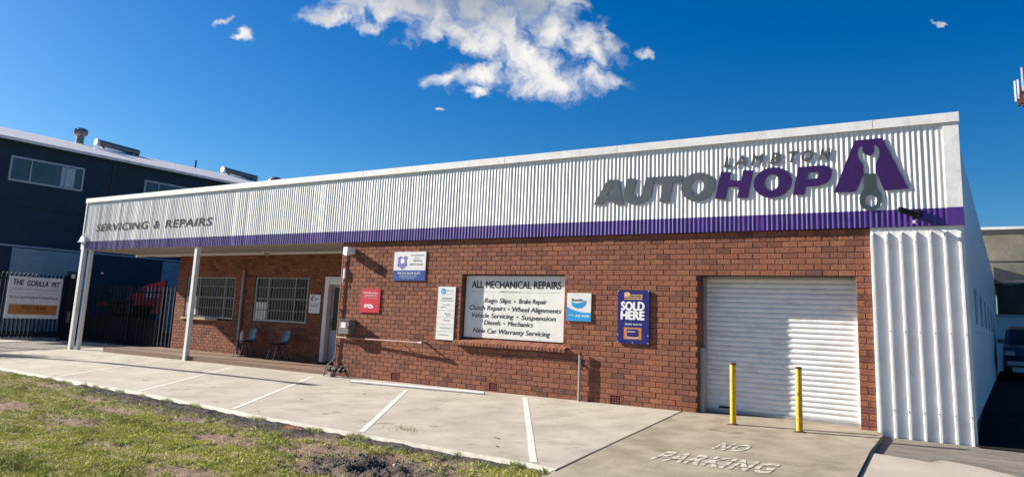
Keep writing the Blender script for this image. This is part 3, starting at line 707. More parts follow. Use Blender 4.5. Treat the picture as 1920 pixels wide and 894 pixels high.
build('notice', MB().box(-16.47, -16.0, ry+.045, ry+.05, 1.04, 1.52), M['signw'], w2)
build('notice', MB().box(-19.75, -19.25, ry+.0, ry+.045, 1.06, 1.62), M['pvc'], w1)
build('window_ledge', MB().box(-19.9, -18.1, ry-.07, ry+.0, .93, .985), mat('tan_ledge', (.5, .36, .25), (.42, .3, .2), 8), shop)
# entrance door
dr = build('entrance_door', MB().box(-13.42, -12.6, ry+.10, ry+.14, .02, 2.2), M['frame'], shop)
build('door_frame', MB().box(-13.59, -13.45, ry-.03, ry+.12, -.0, 2.255).box(-13.45, -12.56, ry-.03, ry+.12, 2.05, 2.254).box(-12.66, -12.56, ry-.03, ry+.12, 0, 2.05), M['white'], dr)
build('glass', MB().box(-13.33, -12.75, ry+.085, ry+.10, .86, 1.98), M['glass'], dr)
build('kick_panel', MB().box(-13.36, -12.72, ry+.08, ry+.10, .06, .84), M['bluegrey'], dr)
build('handle', MB().box(-13.40, -13.375, ry+.03, ry+.09, .95, 1.12), M['frame'], dr)
build('threshold', MB().box(-13.6, -12.5, ry-.06, ry+.1, .0, .03), M['black'], dr)

# ------------------------------------------------------------------ signs
def FX(y): return lambda a, b: (a, y, b)
def extruded_letter(parent, loops, name, mt, d=.012, y=None):
    y = FY-.0095 if y is None else y
    o = build(name, shape_geo(loops, d, y), mt, parent, fix=True); o.data.materials.append(M['letedge'])
    for p in o.data.polygons:
        if abs(p.normal.y) < .5: p.material_index = 1
    return o
L3 = {
'A': [[(-4.635,3.496),(-4.359,3.942),(-4.147,3.934),(-4.039,3.494),(-4.046,3.472),(-4.209,3.482),(-4.246,3.543),(-4.422,3.552),(-4.457,3.488)],[(-4.255,3.815),(-4.369,3.667),(-4.266,3.661)]],
'U': [[(-3.977,3.94),(-3.786,3.931),(-3.83,3.76),(-3.856,3.658),(-3.827,3.604),(-3.762,3.588),(-3.701,3.612),(-3.661,3.685),(-3.603,3.936),(-3.445,3.934),(-3.48,3.739),(-3.517,3.591),(-3.579,3.52),(-3.669,3.478),(-3.806,3.463),(-3.934,3.488),(-4.005,3.546),(-4.025,3.63),(-4.009,3.771)]],
'T': [[(-3.431,3.933),(-2.917,3.924),(-2.942,3.8),(-3.105,3.804),(-3.174,3.474),(-3.344,3.483),(-3.28,3.81),(-3.454,3.814)]],
'O': [[(-2.356,3.689),(-2.37,3.635),(-2.398,3.584),(-2.438,3.54),(-2.489,3.503),(-2.548,3.477),(-2.613,3.462),(-2.68,3.459),(-2.745,3.469),(-2.806,3.49),(-2.86,3.523),(-2.903,3.565),(-2.933,3.615),(-2.95,3.669),(-2.951,3.725),(-2.936,3.781),(-2.908,3.832),(-2.866,3.878),(-2.813,3.914),(-2.752,3.94),(-2.686,3.954),(-2.619,3.955),(-2.554,3.944),(-2.494,3.921),(-2.442,3.888),(-2.401,3.846),(-2.372,3.797),(-2.357,3.743)],[(-2.547,3.702),(-2.554,3.674),(-2.566,3.647),(-2.583,3.623),(-2.604,3.603),(-2.628,3.589),(-2.654,3.58),(-2.68,3.579),(-2.706,3.583),(-2.73,3.594),(-2.75,3.611),(-2.766,3.633),(-2.777,3.659),(-2.783,3.687),(-2.782,3.717),(-2.776,3.746),(-2.764,3.774),(-2.746,3.798),(-2.725,3.817),(-2.701,3.831),(-2.675,3.84),(-2.648,3.841),(-2.623,3.836),(-2.599,3.825),(-2.579,3.808),(-2.563,3.786),(-2.552,3.76),(-2.547,3.732)]],
'H': [[(-2.254,3.939),(-2.083,3.922),(-2.119,3.787),(-1.915,3.767),(-1.879,3.937),(-1.719,3.925),(-1.811,3.474),(-1.981,3.477),(-1.952,3.662),(-2.134,3.673),(-2.179,3.466),(-2.353,3.487)]],
'P': [[(-1.011,3.923),(-.626,3.926),(-.55,3.898),(-.518,3.831),(-.527,3.745),(-.562,3.671),(-.623,3.628),(-.714,3.605),(-.902,3.604),(-.931,3.477),(-1.097,3.482)],[(-.856,3.823),(-.733,3.827),(-.702,3.796),(-.707,3.757),(-.736,3.727),(-.779,3.714),(-.881,3.717)]],
'logo': [[(-.172,4.277),(.208,4.278),(.527,3.487),(.206,3.475),(.14,3.687),(.1,3.753),(.104,3.879),(.155,3.991),(.167,4.074),(.148,4.15),(.102,4.19),(.086,4.177),(.089,4.081),(.049,4.032),(.011,4.022),(-.035,4.05),(-.068,4.095),(-.069,4.198),(-.104,4.178),(-.143,4.091),(-.14,4.016),(-.069,3.882),(-.068,3.755),(-.126,3.6),(-.193,3.478),(-.494,3.484)]],
'spanner': [[(-.061,3.744),(.101,3.743),(.105,3.544),(.129,3.48),(.16,3.405),(.166,3.322),(.139,3.241),(.07,3.19),(-.014,3.187),(-.091,3.22),(-.134,3.302),(-.137,3.386),(-.101,3.462),(-.074,3.523)],[(.109,3.327),(.103,3.299),(.09,3.273),(.07,3.254),(.045,3.242),(.018,3.238),(-.009,3.244),(-.033,3.259),(-.052,3.28),(-.064,3.307),(-.067,3.336),(-.062,3.365),(-.048,3.39),(-.028,3.41),(-.003,3.422),(.025,3.425),(.051,3.419),(.075,3.404),(.094,3.383),(.105,3.356)]]}
t = thing('raised_lettering', (-3.65, FY, 3.46), 'large raised grey capitals reading AUTO on the white parapet', 'lettering')
for k in 'AUTO': extruded_letter(t, L3[k], 'letter', M['greylet'])
t = thing('raised_lettering', (-1.45, FY, 3.46), 'large raised purple capitals reading HOP on the white parapet', 'lettering')
extruded_letter(t, L3['H'], 'letter', M['purlet'])
extruded_letter(t, [[(x+1.241, z-.006) for x, z in lp] for lp in L3['O']], 'letter', M['purlet'])
extruded_letter(t, L3['P'], 'letter', M['purlet'])
t = thing('spanner_emblem', (.02, FY, 3.19), 'raised purple and grey spanner emblem shaped like a letter A on the parapet', 'emblem')
extruded_letter(t, L3['logo'], 'purple_plate', M['purlet']); extruded_letter(t, L3['spanner'], 'spanner_handle', mat('dark_grey_plate', (.055,.075,.08), (.04,.055,.06), 7, rough=.35))
t = thing('raised_lettering', (-1.35, FY, 4.0), 'small spaced raised grey capitals reading LAMBTON above the large lettering', 'lettering')
for ch, a, b in (('L', -2.205, -2.085), ('A', -2.03, -1.835), ('M', -1.752, -1.55), ('B', -1.447, -1.288), ('T', -1.155, -1.005), ('O', -.957, -.79), ('N', -.689, -.524)):
    f_ = text_mb(ch, a, b, 4.008, 4.19, FX(FY-.022), off=0 if ch == 'M' else .018, shear=.25)
    n0 = len(f_.v); bk = [(x, FY-.008, z) for x, _, z in f_.v]
    ed = {}
    for f in f_.f:
        for i in range(len(f)):
            e = (f[i], f[(i+1) % len(f)])
            if (e[1], e[0]) in ed: del ed[(e[1], e[0])]
            else: ed[e] = 1
    f_.v += bk; f_.f += [(e[0], e[1], e[1]+n0, e[0]+n0) for e in ed]; f_.t += [0]*len(ed)
    build('letter', f_, M['lamb'], t, fix=False)
t = thing('painted_lettering', (-19.1, FY, 3.48), 'grey capitals reading SERVICING and REPAIRS at the left end of the parapet', 'lettering')
for wd, a, b in (('SERVICING', -22.12, -19.23), ('&', -18.94, -18.65), ('REPAIRS', -18.36, -16.17)):
    build('word', text_mb(wd, a, b, 3.485, 3.715, FX(FY-.0105), off=.014, shear=.12, space=1.08), M['greypaint'], t, fix=False)

def board(x0, x1, z0, z1, label, base, cat='sign', y=-.006, th=.012, name='sign', skew=0):
    t = thing(name, ((x0+x1)/2, y, z0), label, cat)
    build('board', MB().box(x0, x1, y-th, y, z0, z1), base, t); t['_y'] = y-th; return t, y-th
def patch(t, yf, x0, x1, z0, z1, mt, name='colour_panel', k=1):
    return build(name, MB().box(x0, x1, yf-.0012*k, yf-.0002, z0, z1), mt, t)
def words(t, yf, items, mt, name='printed_text', k=2, weight=.012):
    for tx, x0, x1, z0, z1, *r in items:
        mb = text_mb(tx, x0, x1, z0, z1, FX(yf-.0012*k), weight=r[0] if r else weight, shear=r[1] if len(r) > 1 else 0, ref='H')
        build(name, mb, mt, t, fix=False)
def poly(t, yf, pts, mt, name, k=2): return build(name, shape_geo([pts] if isinstance(pts[0], tuple) else pts, .001, yf-.0012*k), mt, t)
def ell(cx, cz, rx, rz, a0=0, a1=360, n=28): return [(cx+rx*math.cos(R(a0+(a1-a0)*i/n)), cz+rz*math.sin(R(a0+(a1-a0)*i/n))) for i in range(n if a1-a0 >= 360 else n+1)]
# 1 repair and inspection sign
t, yf = board(-9.525, -8.625, 2.075, 2.69, 'white sign with blue lower band and violet emblem, highest on the brick wall', M['signw'])
patch(t, yf, -9.525, -8.625, 2.075, 2.29, M['signblue'])
poly(t, yf, [(-9.42, 2.57), (-9.33, 2.60), (-9.27, 2.56), (-9.21, 2.60), (-9.14, 2.58), (-9.17, 2.50), (-9.15, 2.40), (-9.22, 2.35), (-9.28, 2.31), (-9.34, 2.35), (-9.44, 2.38), (-9.41, 2.44)], M['violet'], 'emblem')
poly(t, yf, ell(-9.275, 2.49, .055, .055), M['inkw'], 'emblem_centre', 3)
words(t, yf, [('AUTHORISED', -9.06, -8.68, 2.60, 2.625), ('station', -8.95, -8.8, 2.55, 2.565), ('REPAIR &', -8.97, -8.74, 2.48, 2.52), ('SAFETY CHECKS', -9.07, -8.7, 2.40, 2.44)], M['inkg'])
words(t, yf, [('WE DO BLUE SLIPS', -9.40, -8.76, 2.205, 2.25), ('authorised inspection station', -9.34, -8.84, 2.155, 2.18), ('open weekdays', -9.28, -8.90, 2.115, 2.13)], M['inkw'], k=3)
# 2 red sign
t, yf = board(-10.45, -9.865, 1.36, 1.88, 'small square red sign with white lettering near the wall corner', M['signred'])
words(t, yf, [('Manufacturers', -10.37, -9.93, 1.775, 1.815), ('Log Book Servicing', -10.33, -9.97, 1.72, 1.755), ('by your local workshop', -10.36, -9.95, 1.675, 1.69)], M['inkw'])
poly(t, yf, [(-10.32, 1.46), (-10.315, 1.54), (-10.2, 1.535), (-10.13, 1.545), (-10.06, 1.51), (-10.04, 1.47), (-10.12, 1.45), (-10.22, 1.47)], M['inkw'], 'logo')
words(t, yf, [('BMS', -10.28, -10.09, 1.475, 1.52)], M['signred'], k=3)
# 3 tall white list
t, yf = board(-8.235, -7.78, .88, 1.955, 'tall narrow white sign with a blue globe, left of the white board', M['signw'])
poly(t, yf, ell(-8.10, 1.86, .065, .06), M['skyball'], 'globe')
words(t, yf, [('allianz care', -8.01, -7.83, 1.87, 1.885), ('since 1974', -8.01, -7.83, 1.81, 1.82), ('WORKSHOP', -8.13, -7.86, 1.70, 1.73), ('ACCREDITED REPAIRER', -8.17, -7.83, 1.66, 1.675), ('Servicing', -8.1, -7.92, 1.58, 1.60), ('Brakes', -8.15, -8.0, 1.53, 1.55), ('Tyres', -8.05, -7.88, 1.39, 1.42), ('Clutch', -8.0, -7.88, 1.36, 1.375), ('Tuning', -8.07, -7.9, 1.26, 1.29), ('Steering', -8.15, -7.87, 1.11, 1.13), ('Suspension', -8.17, -7.9, .97, .99)], M['inkg'])
for z in (1.47, 1.325, 1.19, 1.045): patch(t, yf, -8.225, -7.79, z, z+.006, M['inkg'], 'rule', 1)
# 4 main board in the recess
t, yf = board(-7.61, -5.262, .965, 2.19, 'big white board headed ALL MECHANICAL REPAIRS set in the brick opening', M['boardw'], y=.13, th=.02)
words(t, yf, [('ALL MECHANICAL REPAIRS', -7.46, -5.37, 1.95, 2.085, .022)], M['ink'], 'heading')
words(t, yf, [('SPECIALISING IN', -6.78, -6.26, 1.865, 1.89)], M['inkg'], 'subheading')
patch(t, yf, -7.47, -6.82, 1.875, 1.881, M['inkg'], 'rule'); patch(t, yf, -6.22, -5.4, 1.872, 1.878, M['inkg'], 'rule')
for row in (((-7.13, -6.50, 1.66, 'Rego Slips'), (-6.31, -5.68, 1.66, 'Brake Repair')), ((-7.50, -6.62, 1.51, 'Clutch Repairs'), (-6.46, -5.36, 1.50, 'Wheel Alignments')), ((-7.43, -6.42, 1.36, 'Vehicle Servicing'), (-6.24, -5.47, 1.35, 'Suspension')), ((-7.12, -6.72, 1.225, 'Diesels'), (-6.55, -5.97, 1.22, 'Mechanics')), ((-7.38, -5.58, 1.06, 'New Car Warranty Servicing'),)):
    words(t, yf, [(tx, a, b, z, z+.088, .012, .18) for a, b, z, tx in row], M['ink'], 'list')
    if len(row) > 1:
        c_ = (row[0][1]+row[1][0])/2; poly(t, yf, ell(c_, row[0][2]+.035, .018, .016, n=10), M['ink'], 'bullet')
# 5 cyan sign
t, yf = board(-5.165, -4.665, 1.37, 1.88, 'white and bright blue brake sign just right of the white board', M['signw'])
poly(t, yf, [(-5.165, 1.37), (-4.665, 1.37), (-4.665, 1.53), (-4.80, 1.525), (-4.95, 1.55), (-5.08, 1.585), (-5.165, 1.63)], M['cyan'], 'blue_band')
poly(t, yf, [(-5.07, 1.72), (-5.0, 1.695), (-4.9, 1.70), (-4.82, 1.725), (-4.775, 1.755), (-4.77, 1.70), (-4.80, 1.65), (-4.86, 1.61), (-4.94, 1.60), (-5.02, 1.62), (-5.06, 1.66)], M['cyan'], 'swoosh')
words(t, yf, [('Bendix', -5.06, -4.83, 1.73, 1.775, .02)], M['teal'], 'brand_name')
words(t, yf, [('BRAKES', -5.12, -5.0, 1.465, 1.485, .02), ('Ask Inside', -4.98, -4.69, 1.45, 1.49, .03)], M['inkw'], k=3)
# 6 SOLD HERE
t, yf = board(-4.125, -3.53, 1.025, 1.945, 'tall dark blue enamel sign reading SOLD HERE', M['royal'], th=.02, y=-.012)
patch(t, yf, -4.0, -3.66, 1.815, 1.87, M['peach']); poly(t, yf, [(-4.0, 1.82), (-4.0, 1.90), (-3.95, 1.91), (-3.9, 1.90), (-3.87, 1.84)], M['peach'], 'flag', 3)
patch(t, yf, -4.0, -3.66, 1.785, 1.80, M['peach'])
words(t, yf, [('CENTURY', -3.90, -3.68, 1.83, 1.86, .03)], M['ink'], k=4)
words(t, yf, [('SOLD', -4.055, -3.625, 1.60, 1.74, .05), ('HERE', -4.055, -3.625, 1.44, 1.58, .05)], M['inkw'], 'sold_here')
words(t, yf, [('Quality batteries', -3.98, -3.66, 1.345, 1.375, .015, .2)], M['inkw'])
patch(t, yf, -4.0, -3.67, 1.10, 1.30, M['orange']); 
poly(t, yf, [(-3.94, 1.15), (-3.94, 1.27), (-3.75, 1.275), (-3.73, 1.24), (-3.73, 1.17), (-3.77, 1.145)], M['royal'], 'battery', 3)
words(t, yf, [('power', -3.92, -3.78, 1.22, 1.245, .03), ('CENTURY', -3.93, -3.72, 1.115, 1.133, .03)], M['inkw'], k=5)
for x, z in ((-4.11, 1.045), (-4.11, 1.17), (-4.11, 1.93), (-3.545, 1.045), (-3.545, 1.17), (-3.545, 1.93), (-3.833, 1.042)): build('rivet', MB().box(x-.007, x+.007, yf-.006, yf, z-.007, z+.007), M['inkw'], t)
# 7 porch poster
t, yf = board(-14.16, -13.735, 1.28, 1.775, 'small pale poster on the shaded porch wall beside the door', M['signw'], y=ry-.006)
poly(t, yf, [(-14.09, 1.62), (-14.09, 1.70), (-14.03, 1.73), (-13.97, 1.72), (-14.04, 1.69), (-14.05, 1.64), (-14.0, 1.62), (-14.06, 1.60)], M['teal'], 'logo')
words(t, yf, [('local', -13.97, -13.82, 1.65, 1.69), ('autos', -13.97, -13.85, 1.61, 1.63), ('NOTICE TO CUSTOMERS', -14.09, -13.8, 1.52, 1.54), ('office open all week', -14.08, -13.82, 1.36, 1.37)], M['teal'])
patch(t, yf, -14.09, -13.82, 1.455, 1.485, M['inkg'])

# ------------------------------------------------------------------ fittings on the walls
t = thing('security_light', (-10.74, 0, 2.62), 'white box shaped light fitting high at the corner of the brick wall', 'light fitting')
hb = MB(); hb.v = [(-10.93, -.0, 2.80), (-10.75, -.0, 2.80), (-10.77, -.23, 2.80), (-10.93, -.20, 2.80), (-10.93, 0, 2.66), (-10.75, 0, 2.66), (-10.79, -.23, 2.60), (-10.93, -.20, 2.64)]
hb.f = [(0, 1, 2, 3), (7, 6, 5, 4), (3, 2, 6, 7), (1, 0, 4, 5), (0, 3, 7, 4), (2, 1, 5, 6)]; hb.t = [0]*6
build('housing', hb, M['white'], t); build('lens', MB().box(-10.92, -10.80, -.15, -.05, 2.622, 2.636), M['grey'], t)
t = thing('wall_sensor', (-10.99, 0, 2.05), 'thin white sensor on the brick corner below the light fitting', 'sensor')
build('body', MB().box(-11.04, -10.99, -.05, .0, 2.10, 2.32), M['white'], t); build('cable', MB().tube([(-11.02, -.04, 2.1), (-11.05, -.05, 2.02), (-11.02, -.02, 1.95)], .006, 6), M['white'], t)
t = thing('corner_conduit', (-11.10, 0, 0), 'brown painted conduit running up the corner of the brick wall', 'pipe')
build('pipe', MB().tube([(-11.09, -.03, .1), (-11.09, -.03, 2.75)], .014, 8), M['redpipe'], t)
for z in (.6, 1.4, 2.2, 2.7): build('clip', MB().box(-11.115, -11.065, -.02, 0, z-.012, z+.012), M['redpipe'], t)
t = thing('meter_box', (-10.77, 0, .84), 'grey metal meter box on the brick wall above the brown conduit', 'meter box')
build('cabinet', MB().box(-10.91, -10.58, -.17, 0, .86, 1.17), M['grey'], t)
build('door', MB().box(-10.90, -10.59, -.185, -.172, .875, 1.155), M['grey'], t)
build('hood', MB().box(-10.925, -10.565, -.2, 0, 1.17, 1.185), M['grey'], t)
build('dial', MB().box(-10.83, -10.68, -.19, -.1855, 1.0, 1.12), M['signw'], t)
build('latch', MB().box(-10.615, -10.6, -.2, -.186, .98, 1.04), M['black'], t)
t = thing('wall_pipe', (-9.7, 0, .78), 'horizontal brown pipe fixed to the brick wall under the red sign', 'pipe')
build('pipe', MB().tube([(-11.09, -.035, .78), (-9.8, -.10, .785), (-8.52, -.155, .79), (-8.50, -.06, .79), (-8.5, .01, .79)], .02, 10), M['redpipe'], t)
for x in (-10.0, -9.2): build('bracket', MB().box(x-.012, x+.012, -.14, 0, .76, .768), M['redpipe'], t)
build('elbow', MB().tube([(-8.56, -.155, .79), (-8.47, -.155, .79)], .03, 10), M['galv'], t)
t = thing('standpipe', (-4.84, -.06, -.03), 'thin galvanised pipe standing against the brick wall below the brake sign', 'pipe')
build('pipe', MB().tube([(-4.84, -.06, -.05), (-4.84, -.06, .78)], .025, 10), M['galv'], t)
build('cap', MB().tube([(-4.84, -.06, .77), (-4.84, -.06, .83)], .026, 10), M['rust'], t)
build('clip', MB().box(-4.87, -4.81, -.04, 0, .6, .62), M['rust'], t)
t = thing('pvc_pipe', (-8.2, -.5, -.07), 'length of white plastic pipe lying on the slab along the wall', 'pipe')
pp = MB(); a, b = Vector((-9.85, -.72, 0)), Vector((-6.62, -.47, 0)); 
pts = [(q.x, q.y, gz(q.x, q.y)+.027) for q in (a.lerp(b, i/8) for i in range(9))]
build('tube', pp.tube(pts, .027, 12), M['pvc'], t, smooth=False)
build('bore_shade_disc', MB().tube([(pts[0][0]-.003, pts[0][1], pts[0][2]), pts[0]], .020, 12), M['black'], t)  # black disc on the closed end imitates the dark pipe bore
# backflow valve assembly at the corner
t = thing('valve_assembly', (-10.9, -.12, -.1), 'low brass and iron water valve assembly at the foot of the brick corner', 'water valve')
build('pipe', MB().tube([(-11.25, -.18, -.14), (-11.25, -.18, .02), (-11.20, -.18, .05)], .018, 10), M['grey'], t)
build('pipe', MB().tube([(-10.50, -.16, -.12), (-10.50, -.16, .10), (-10.53, -.16, .13)], .018, 10), M['grey'], t)
build('bypass_pipe', MB().tube([(-11.25, -.18, .05), (-11.24, -.15, .14), (-11.14, -.06, .26), (-11.11, -.03, .36)], .013, 8), M['grey'], t)
build('valve_body', MB().lathe((0, 0, 0), [(.0, -.26), (.035, -.26), (.035, -.2), (.055, -.19), (.055, -.14), (.04, -.12), (.06, -.04), (.06, .04), (.04, .1), (.055, .14), (.055, .19), (.035, .2), (.035, .3), (0, .3)], 14), M['black'], t).matrix_local
vb = [o for o in t.children if o.name.startswith('valve_body')][0]
vb.data.transform(Matrix.Translation(Vector((-10.90, -.17, .08))-Vector(t.location)) @ Matrix.Rotation(R(90), 4, 'Y') @ Matrix.Translation(Vector(t.location)))
for x in (-11.1, -10.72): build('tap_handle', MB().tube([(x, -.17, .08), (x, -.17, .16)], .01, 8).box(x-.05, x+.04, -.185, -.155, .155, .168), M['grey'], t)
build('test_cock', MB().tube([(-10.78, -.2, .06), (-10.79, -.25, .0)], .014, 8), M['galv'], t)
build('support_block', MB().box(-11.06, -10.96, -.26, -.1, -.16, .01), M['concrete3'], t)
# security camera under the emblem
t = thing('security_camera', (.6, -.1, 3.1), 'small black security camera on the purple stripe below the spanner emblem', 'security camera')
build('mount', MB().box(.56, .66, -.12, FY-.005, 3.06, 3.17), M['black'], t)
build('arm', MB().tube([(.60, -.10, 3.12), (.56, -.22, 3.13), (.53, -.3, 3.12)], .014, 8), M['black'], t)
build('camera_body', MB().tube([(.43, -.36, 3.14), (.62, -.26, 3.07)], [.045, .045], 12), M['black'], t)
build('lens', MB().tube([(.415, -.368, 3.145), (.43, -.36, 3.14)], .036, 12), M['glass'], t)
build('cable', MB().tube([(.62, -.26, 3.07), (.66, -.24, 3.0), (.63, -.14, 2.98), (.6, -.08, 3.0)], .008, 6), M['black'], t)
build('small_sensor', MB().box(.57, .61, -.2, -.12, 2.96, 3.0), M['pvc'], t)
t = thing('porch_light', (-15.9, 1.6, 2.85), 'small pale bare light fitting under the porch ceiling', 'light fitting')
build('base', MB().box(-16.05, -15.75, 1.55, 1.68, 2.91, 2.936), M['white'], t); build('lamp', MB().tube([(-15.98, 1.6, 2.88), (-15.82, 1.6, 2.84)], .035, 10), M['frame'], t)

# bollards
def bollard(x, y, label):
    z = gz(x, y); t = thing('bollard', (x, y, z), label, 'bollard', 'yellow bollards before the roller door')
    pr = [(.045, 0), (.045, .86), (.04, .875)]
    build('post', MB().lathe((x, y, z), pr, 20), M['yellow'], t, smooth=True)
    build('cap', MB().lathe((x, y, z), [(.047, .865), (.049, .885), (.03, .898), (0, .90)], 20), M['rust'], t)
    build('base_plate', MB().box(x-.075, x+.075, y-.075, y+.075, z-.02, z+.006), M['rust'], t)
    build('base_ring', MB().lathe((x, y, z), [(.046, -.01), (.056, -.01), (.056, .014), (.046, .018)], 20), M['rust'], t)
bollard(-1.853, -.785, 'yellow steel bollard in front of the shaded left half of the roller door')
bollard(-.905, -.809, 'yellow steel bollard in front of the sunlit right half of the roller door')

# chairs in the porch
def chair(x, y, label, rz):
    t = thing('plastic_chair', (x, y, 0), label, 'chair', 'dark blue plastic chairs in the porch')
    rows = []
    for i in range(9):
        u = i/8; prof = [(-.22, .43), (-.1, .425), (.05, .42), (.14, .43), (.19, .48), (.215, .56), (.235, .66), (.25, .74), (.26, .79)][i]
        w = [.23, .245, .25, .25, .24, .24, .235, .225, .19][i]
        rows.append([(x+w*s, y+prof[0]-.03*(abs(s)**2)*(1 if i > 3 else -.3), prof[1]+(.02*abs(s)**2 if i < 4 else 0)) for s in np.linspace(-1, 1, 7)])
    a = MB().grid(rows); nn = len(a.v); a.v += [(v[0], v[1]+.008, v[2]-.008) for v in a.v]; a.f += [tuple(i+nn for i in f)[::-1] for f in a.f]; a.t += [0]*len(a.f)
    build('seat_shell', a, M['chair'], t, smooth=True, fix=False)
    for sx in (-1, 1):
        build('leg', MB().tube([(x+sx*.17, y-.12, .42), (x+sx*.21, y-.22, .0)], .011, 8), M['black'], t)
        build('leg', MB().tube([(x+sx*.17, y+.08, .42), (x+sx*.21, y+.23, .0)], .011, 8), M['black'], t)
    build('frame', MB().tube([(x-.17, y-.12, .42), (x+.17, y-.12, .42)], .01, 8).tube([(x-.17, y+.08, .42), (x+.17, y+.08, .42)], .01, 8), M['black'], t)
    t.rotation_euler.z = rz; return t
chair(-16.05, 1.3, 'dark blue plastic chair beside the porch downpipe', R(-12))
chair(-14.65, 1.3, 'dark blue plastic chair standing alone under the barred window', R(-14))
t = thing('pale_bottle', (-16.5, 1.45, .42), 'pale upright bottle shaped object between downpipe and chair', 'bottle')
build('body', MB().lathe((-16.62, 1.6, .0), [(0, .36), (.05, .36), (.055, .6), (.03, .66), (.02, .7), (0, .7)], 12), M['pvc'], t)
build('stand', MB().tube([(-16.62, 1.6, 0), (-16.62, 1.6, .36)], .012, 8), M['black'], t)

# ------------------------------------------------------------------ neighbour building, left
BXW = -32.0
nb_ = thing('neighbour_building', (-34, 15, 0), 'two storey navy blue building with white low roof behind the shop', 'building')
build('wall', MB().box(-38.4, BXW, .25, 34, -.4, 7.72), M['navy'], nb_)
rfm = MB(); rfm.v = [(BXW+.35, -.1, 7.62), (BXW+.35, 34.3, 7.62), (-38, 34.3, 9.2), (-38, -.1, 9.2), (-44.5, -.1, 7.6), (-44.5, 34.3, 7.6), (BXW+.35, -.1, 7.74), (BXW+.35, 34.3, 7.74), (-38, 34.3, 9.33), (-38, -.1, 9.33)]
rfm.f = [(6, 7, 8, 9), (0, 3, 2, 1), (0, 1, 7, 6), (3, 4, 5, 2), (9, 8, 5, 4), (0, 6, 9, 3)]; rfm.t = [0]*6
ro = build('roof', rfm, M['roofw'], nb_, fix=False)
build('ledge', MB().box(BXW, BXW+.04, .25, 34, 5.0, 5.06), M['navy'], nb_)
build('downpipe', MB().box(BXW, BXW+.04, 5.34, 5.41, 5.06, 7.7), M['slate'], nb_)
build('white_band', MB().box(BXW, BXW+.08, .25, 34, 3.38, 3.45), M['bluegrey'], nb_)
def nwin(y0, y1, ys_, blind=None):
    x = BXW; w = build('window', MB().box(x-.1, x+.01, y0, y1, 6.05, 7.03), M['dark'], nb_)
    build('frame', MB().box(x, x+.07, y0-.03, y1+.03, 6.98, 7.05).box(x, x+.07, y0-.03, y1+.03, 6.02, 6.09).box(x, x+.068, y0-.03, y0+.04, 6.09, 6.98).box(x, x+.068, y1-.04, y1+.03, 6.09, 6.98), M['frame'], w)
    yy = [y0]+ys_+[y1]
    for a, b in zip(yy[:-1], yy[1:]): build('pane', MB().box(x+.012, x+.02, a+.03, b-.03, 6.08, 6.99), M['glass2'], w)
    for a in ys_: build('mullion', MB().box(x+.02, x+.066, a-.025, a+.025, 6.09, 6.98), M['frame'], w)
    if blind: build('blind', MB().box(x+.021, x+.024, blind[0], blind[1], 6.12, 6.95), mat('pale_blind', (.42, .45, .5), rough=.8), w)
nwin(1.21, 4.09, [1.98, 3.38], (3.2, 3.76)); nwin(6.92, 10.4, [7.6, 8.9]); nwin(14, 17, [15, 16])
for a, b in ((1.76, 4.9), (8.3, 11.4), (14.5, 17.5)):
    rdn = build('roller_door', MB().box(BXW-.1, BXW+.012, a, b, 0, 3.33), M['bluegrey'], nb_)
    sm2 = bpy.data.meshes.new('slat'); q = MB(); q.grid([[(x_, yv, zv) for x_, zv in ((0, 0), (.02, .01), (.026, .05), (.02, .095), (0, .105))] for yv in (0, b-a)]); sm2.from_pydata(q.v, [], q.f); sm2.materials.append(M['bluegrey'])
    for i in range(31): link_mesh('slat', sm2, rdn, Vector((BXW+.014, a, .03+i*.107)))
# roof vents
t = thing('turbine_vent', (-38, 6.6, 9.2), 'round spinning roof vent nearest the left end of the navy building', 'roof vent')
build('neck', MB().lathe((-38, 6.6, 9.15), [(.19, 0), (.19, .55)], 16), M['steel'], t)
cg = MB(); rows = []
for k in range(33):
    a = 2*math.pi*k/32; f = 1.0 if k % 2 else .88
    rows.append([(-38+math.cos(a)*r*f, 6.6+math.sin(a)*r*f, 9.15+z) for r, z in ((.20, .55), (.30, .60), (.33, .74), (.30, .90), (.15, .97), (.001, .98))])
build('turbine_head', cg.grid(rows), M['steel'], t)
def rooflight(y0, y1, label):
    t = thing('roof_heater', (-38, y0, 9.2), label, 'roof unit')
    build('tank', MB().tube([(-37.9, y0+.12, 9.55), (-37.9, y1, 9.45)], .17, 14), M['steel'], t)
    build('painted_lit_end', MB().tube([(-37.9, y0, 9.56), (-37.9, y0+.12, 9.55)], .19, 14), M['roofw'], t)  # white colour imitates sunlight on the cylinder's left end
    build('cradle', MB().box(-38, -37.7, y0+.3, y0+.4, 9.15, 9.4).box(-38, -37.7, y1-.4, y1-.3, 9.15, 9.4), M['steel'], t)
rooflight(7.35, 9.7, 'long grey roof cylinder near the round vent'); rooflight(15.0, 17.5, 'long grey roof cylinder at the far right end of the navy roof')
t = thing('roof_pipe', (-38, 13.2, 9.2), 'thin dark pipe standing on the navy building roof', 'pipe'); build('pipe', MB().tube([(-37.9, 13.2, 9.1), (-37.9, 13.2, 9.75)], .05, 8), M['black'], t)
t = thing('roof_dome', (-21.4, 6, 3.9), 'small round roof vent just showing above the shop parapet', 'roof vent')
build('shaft', MB().lathe((-21.42, 6, 3.85), [(.2, 0), (.2, 2.2)], 14), M['steel'], t)
build('dome', MB().lathe((-21.42, 6, 6.02), [(.2, 0), (.28, .02), (.27, .14), (.18, .24), (.001, .28)], 14), M['steel'], t)
build('roof', MB().box(-23.2, -19, 4.0, 8, 3.9, 3.95), M['roofw'], shop)

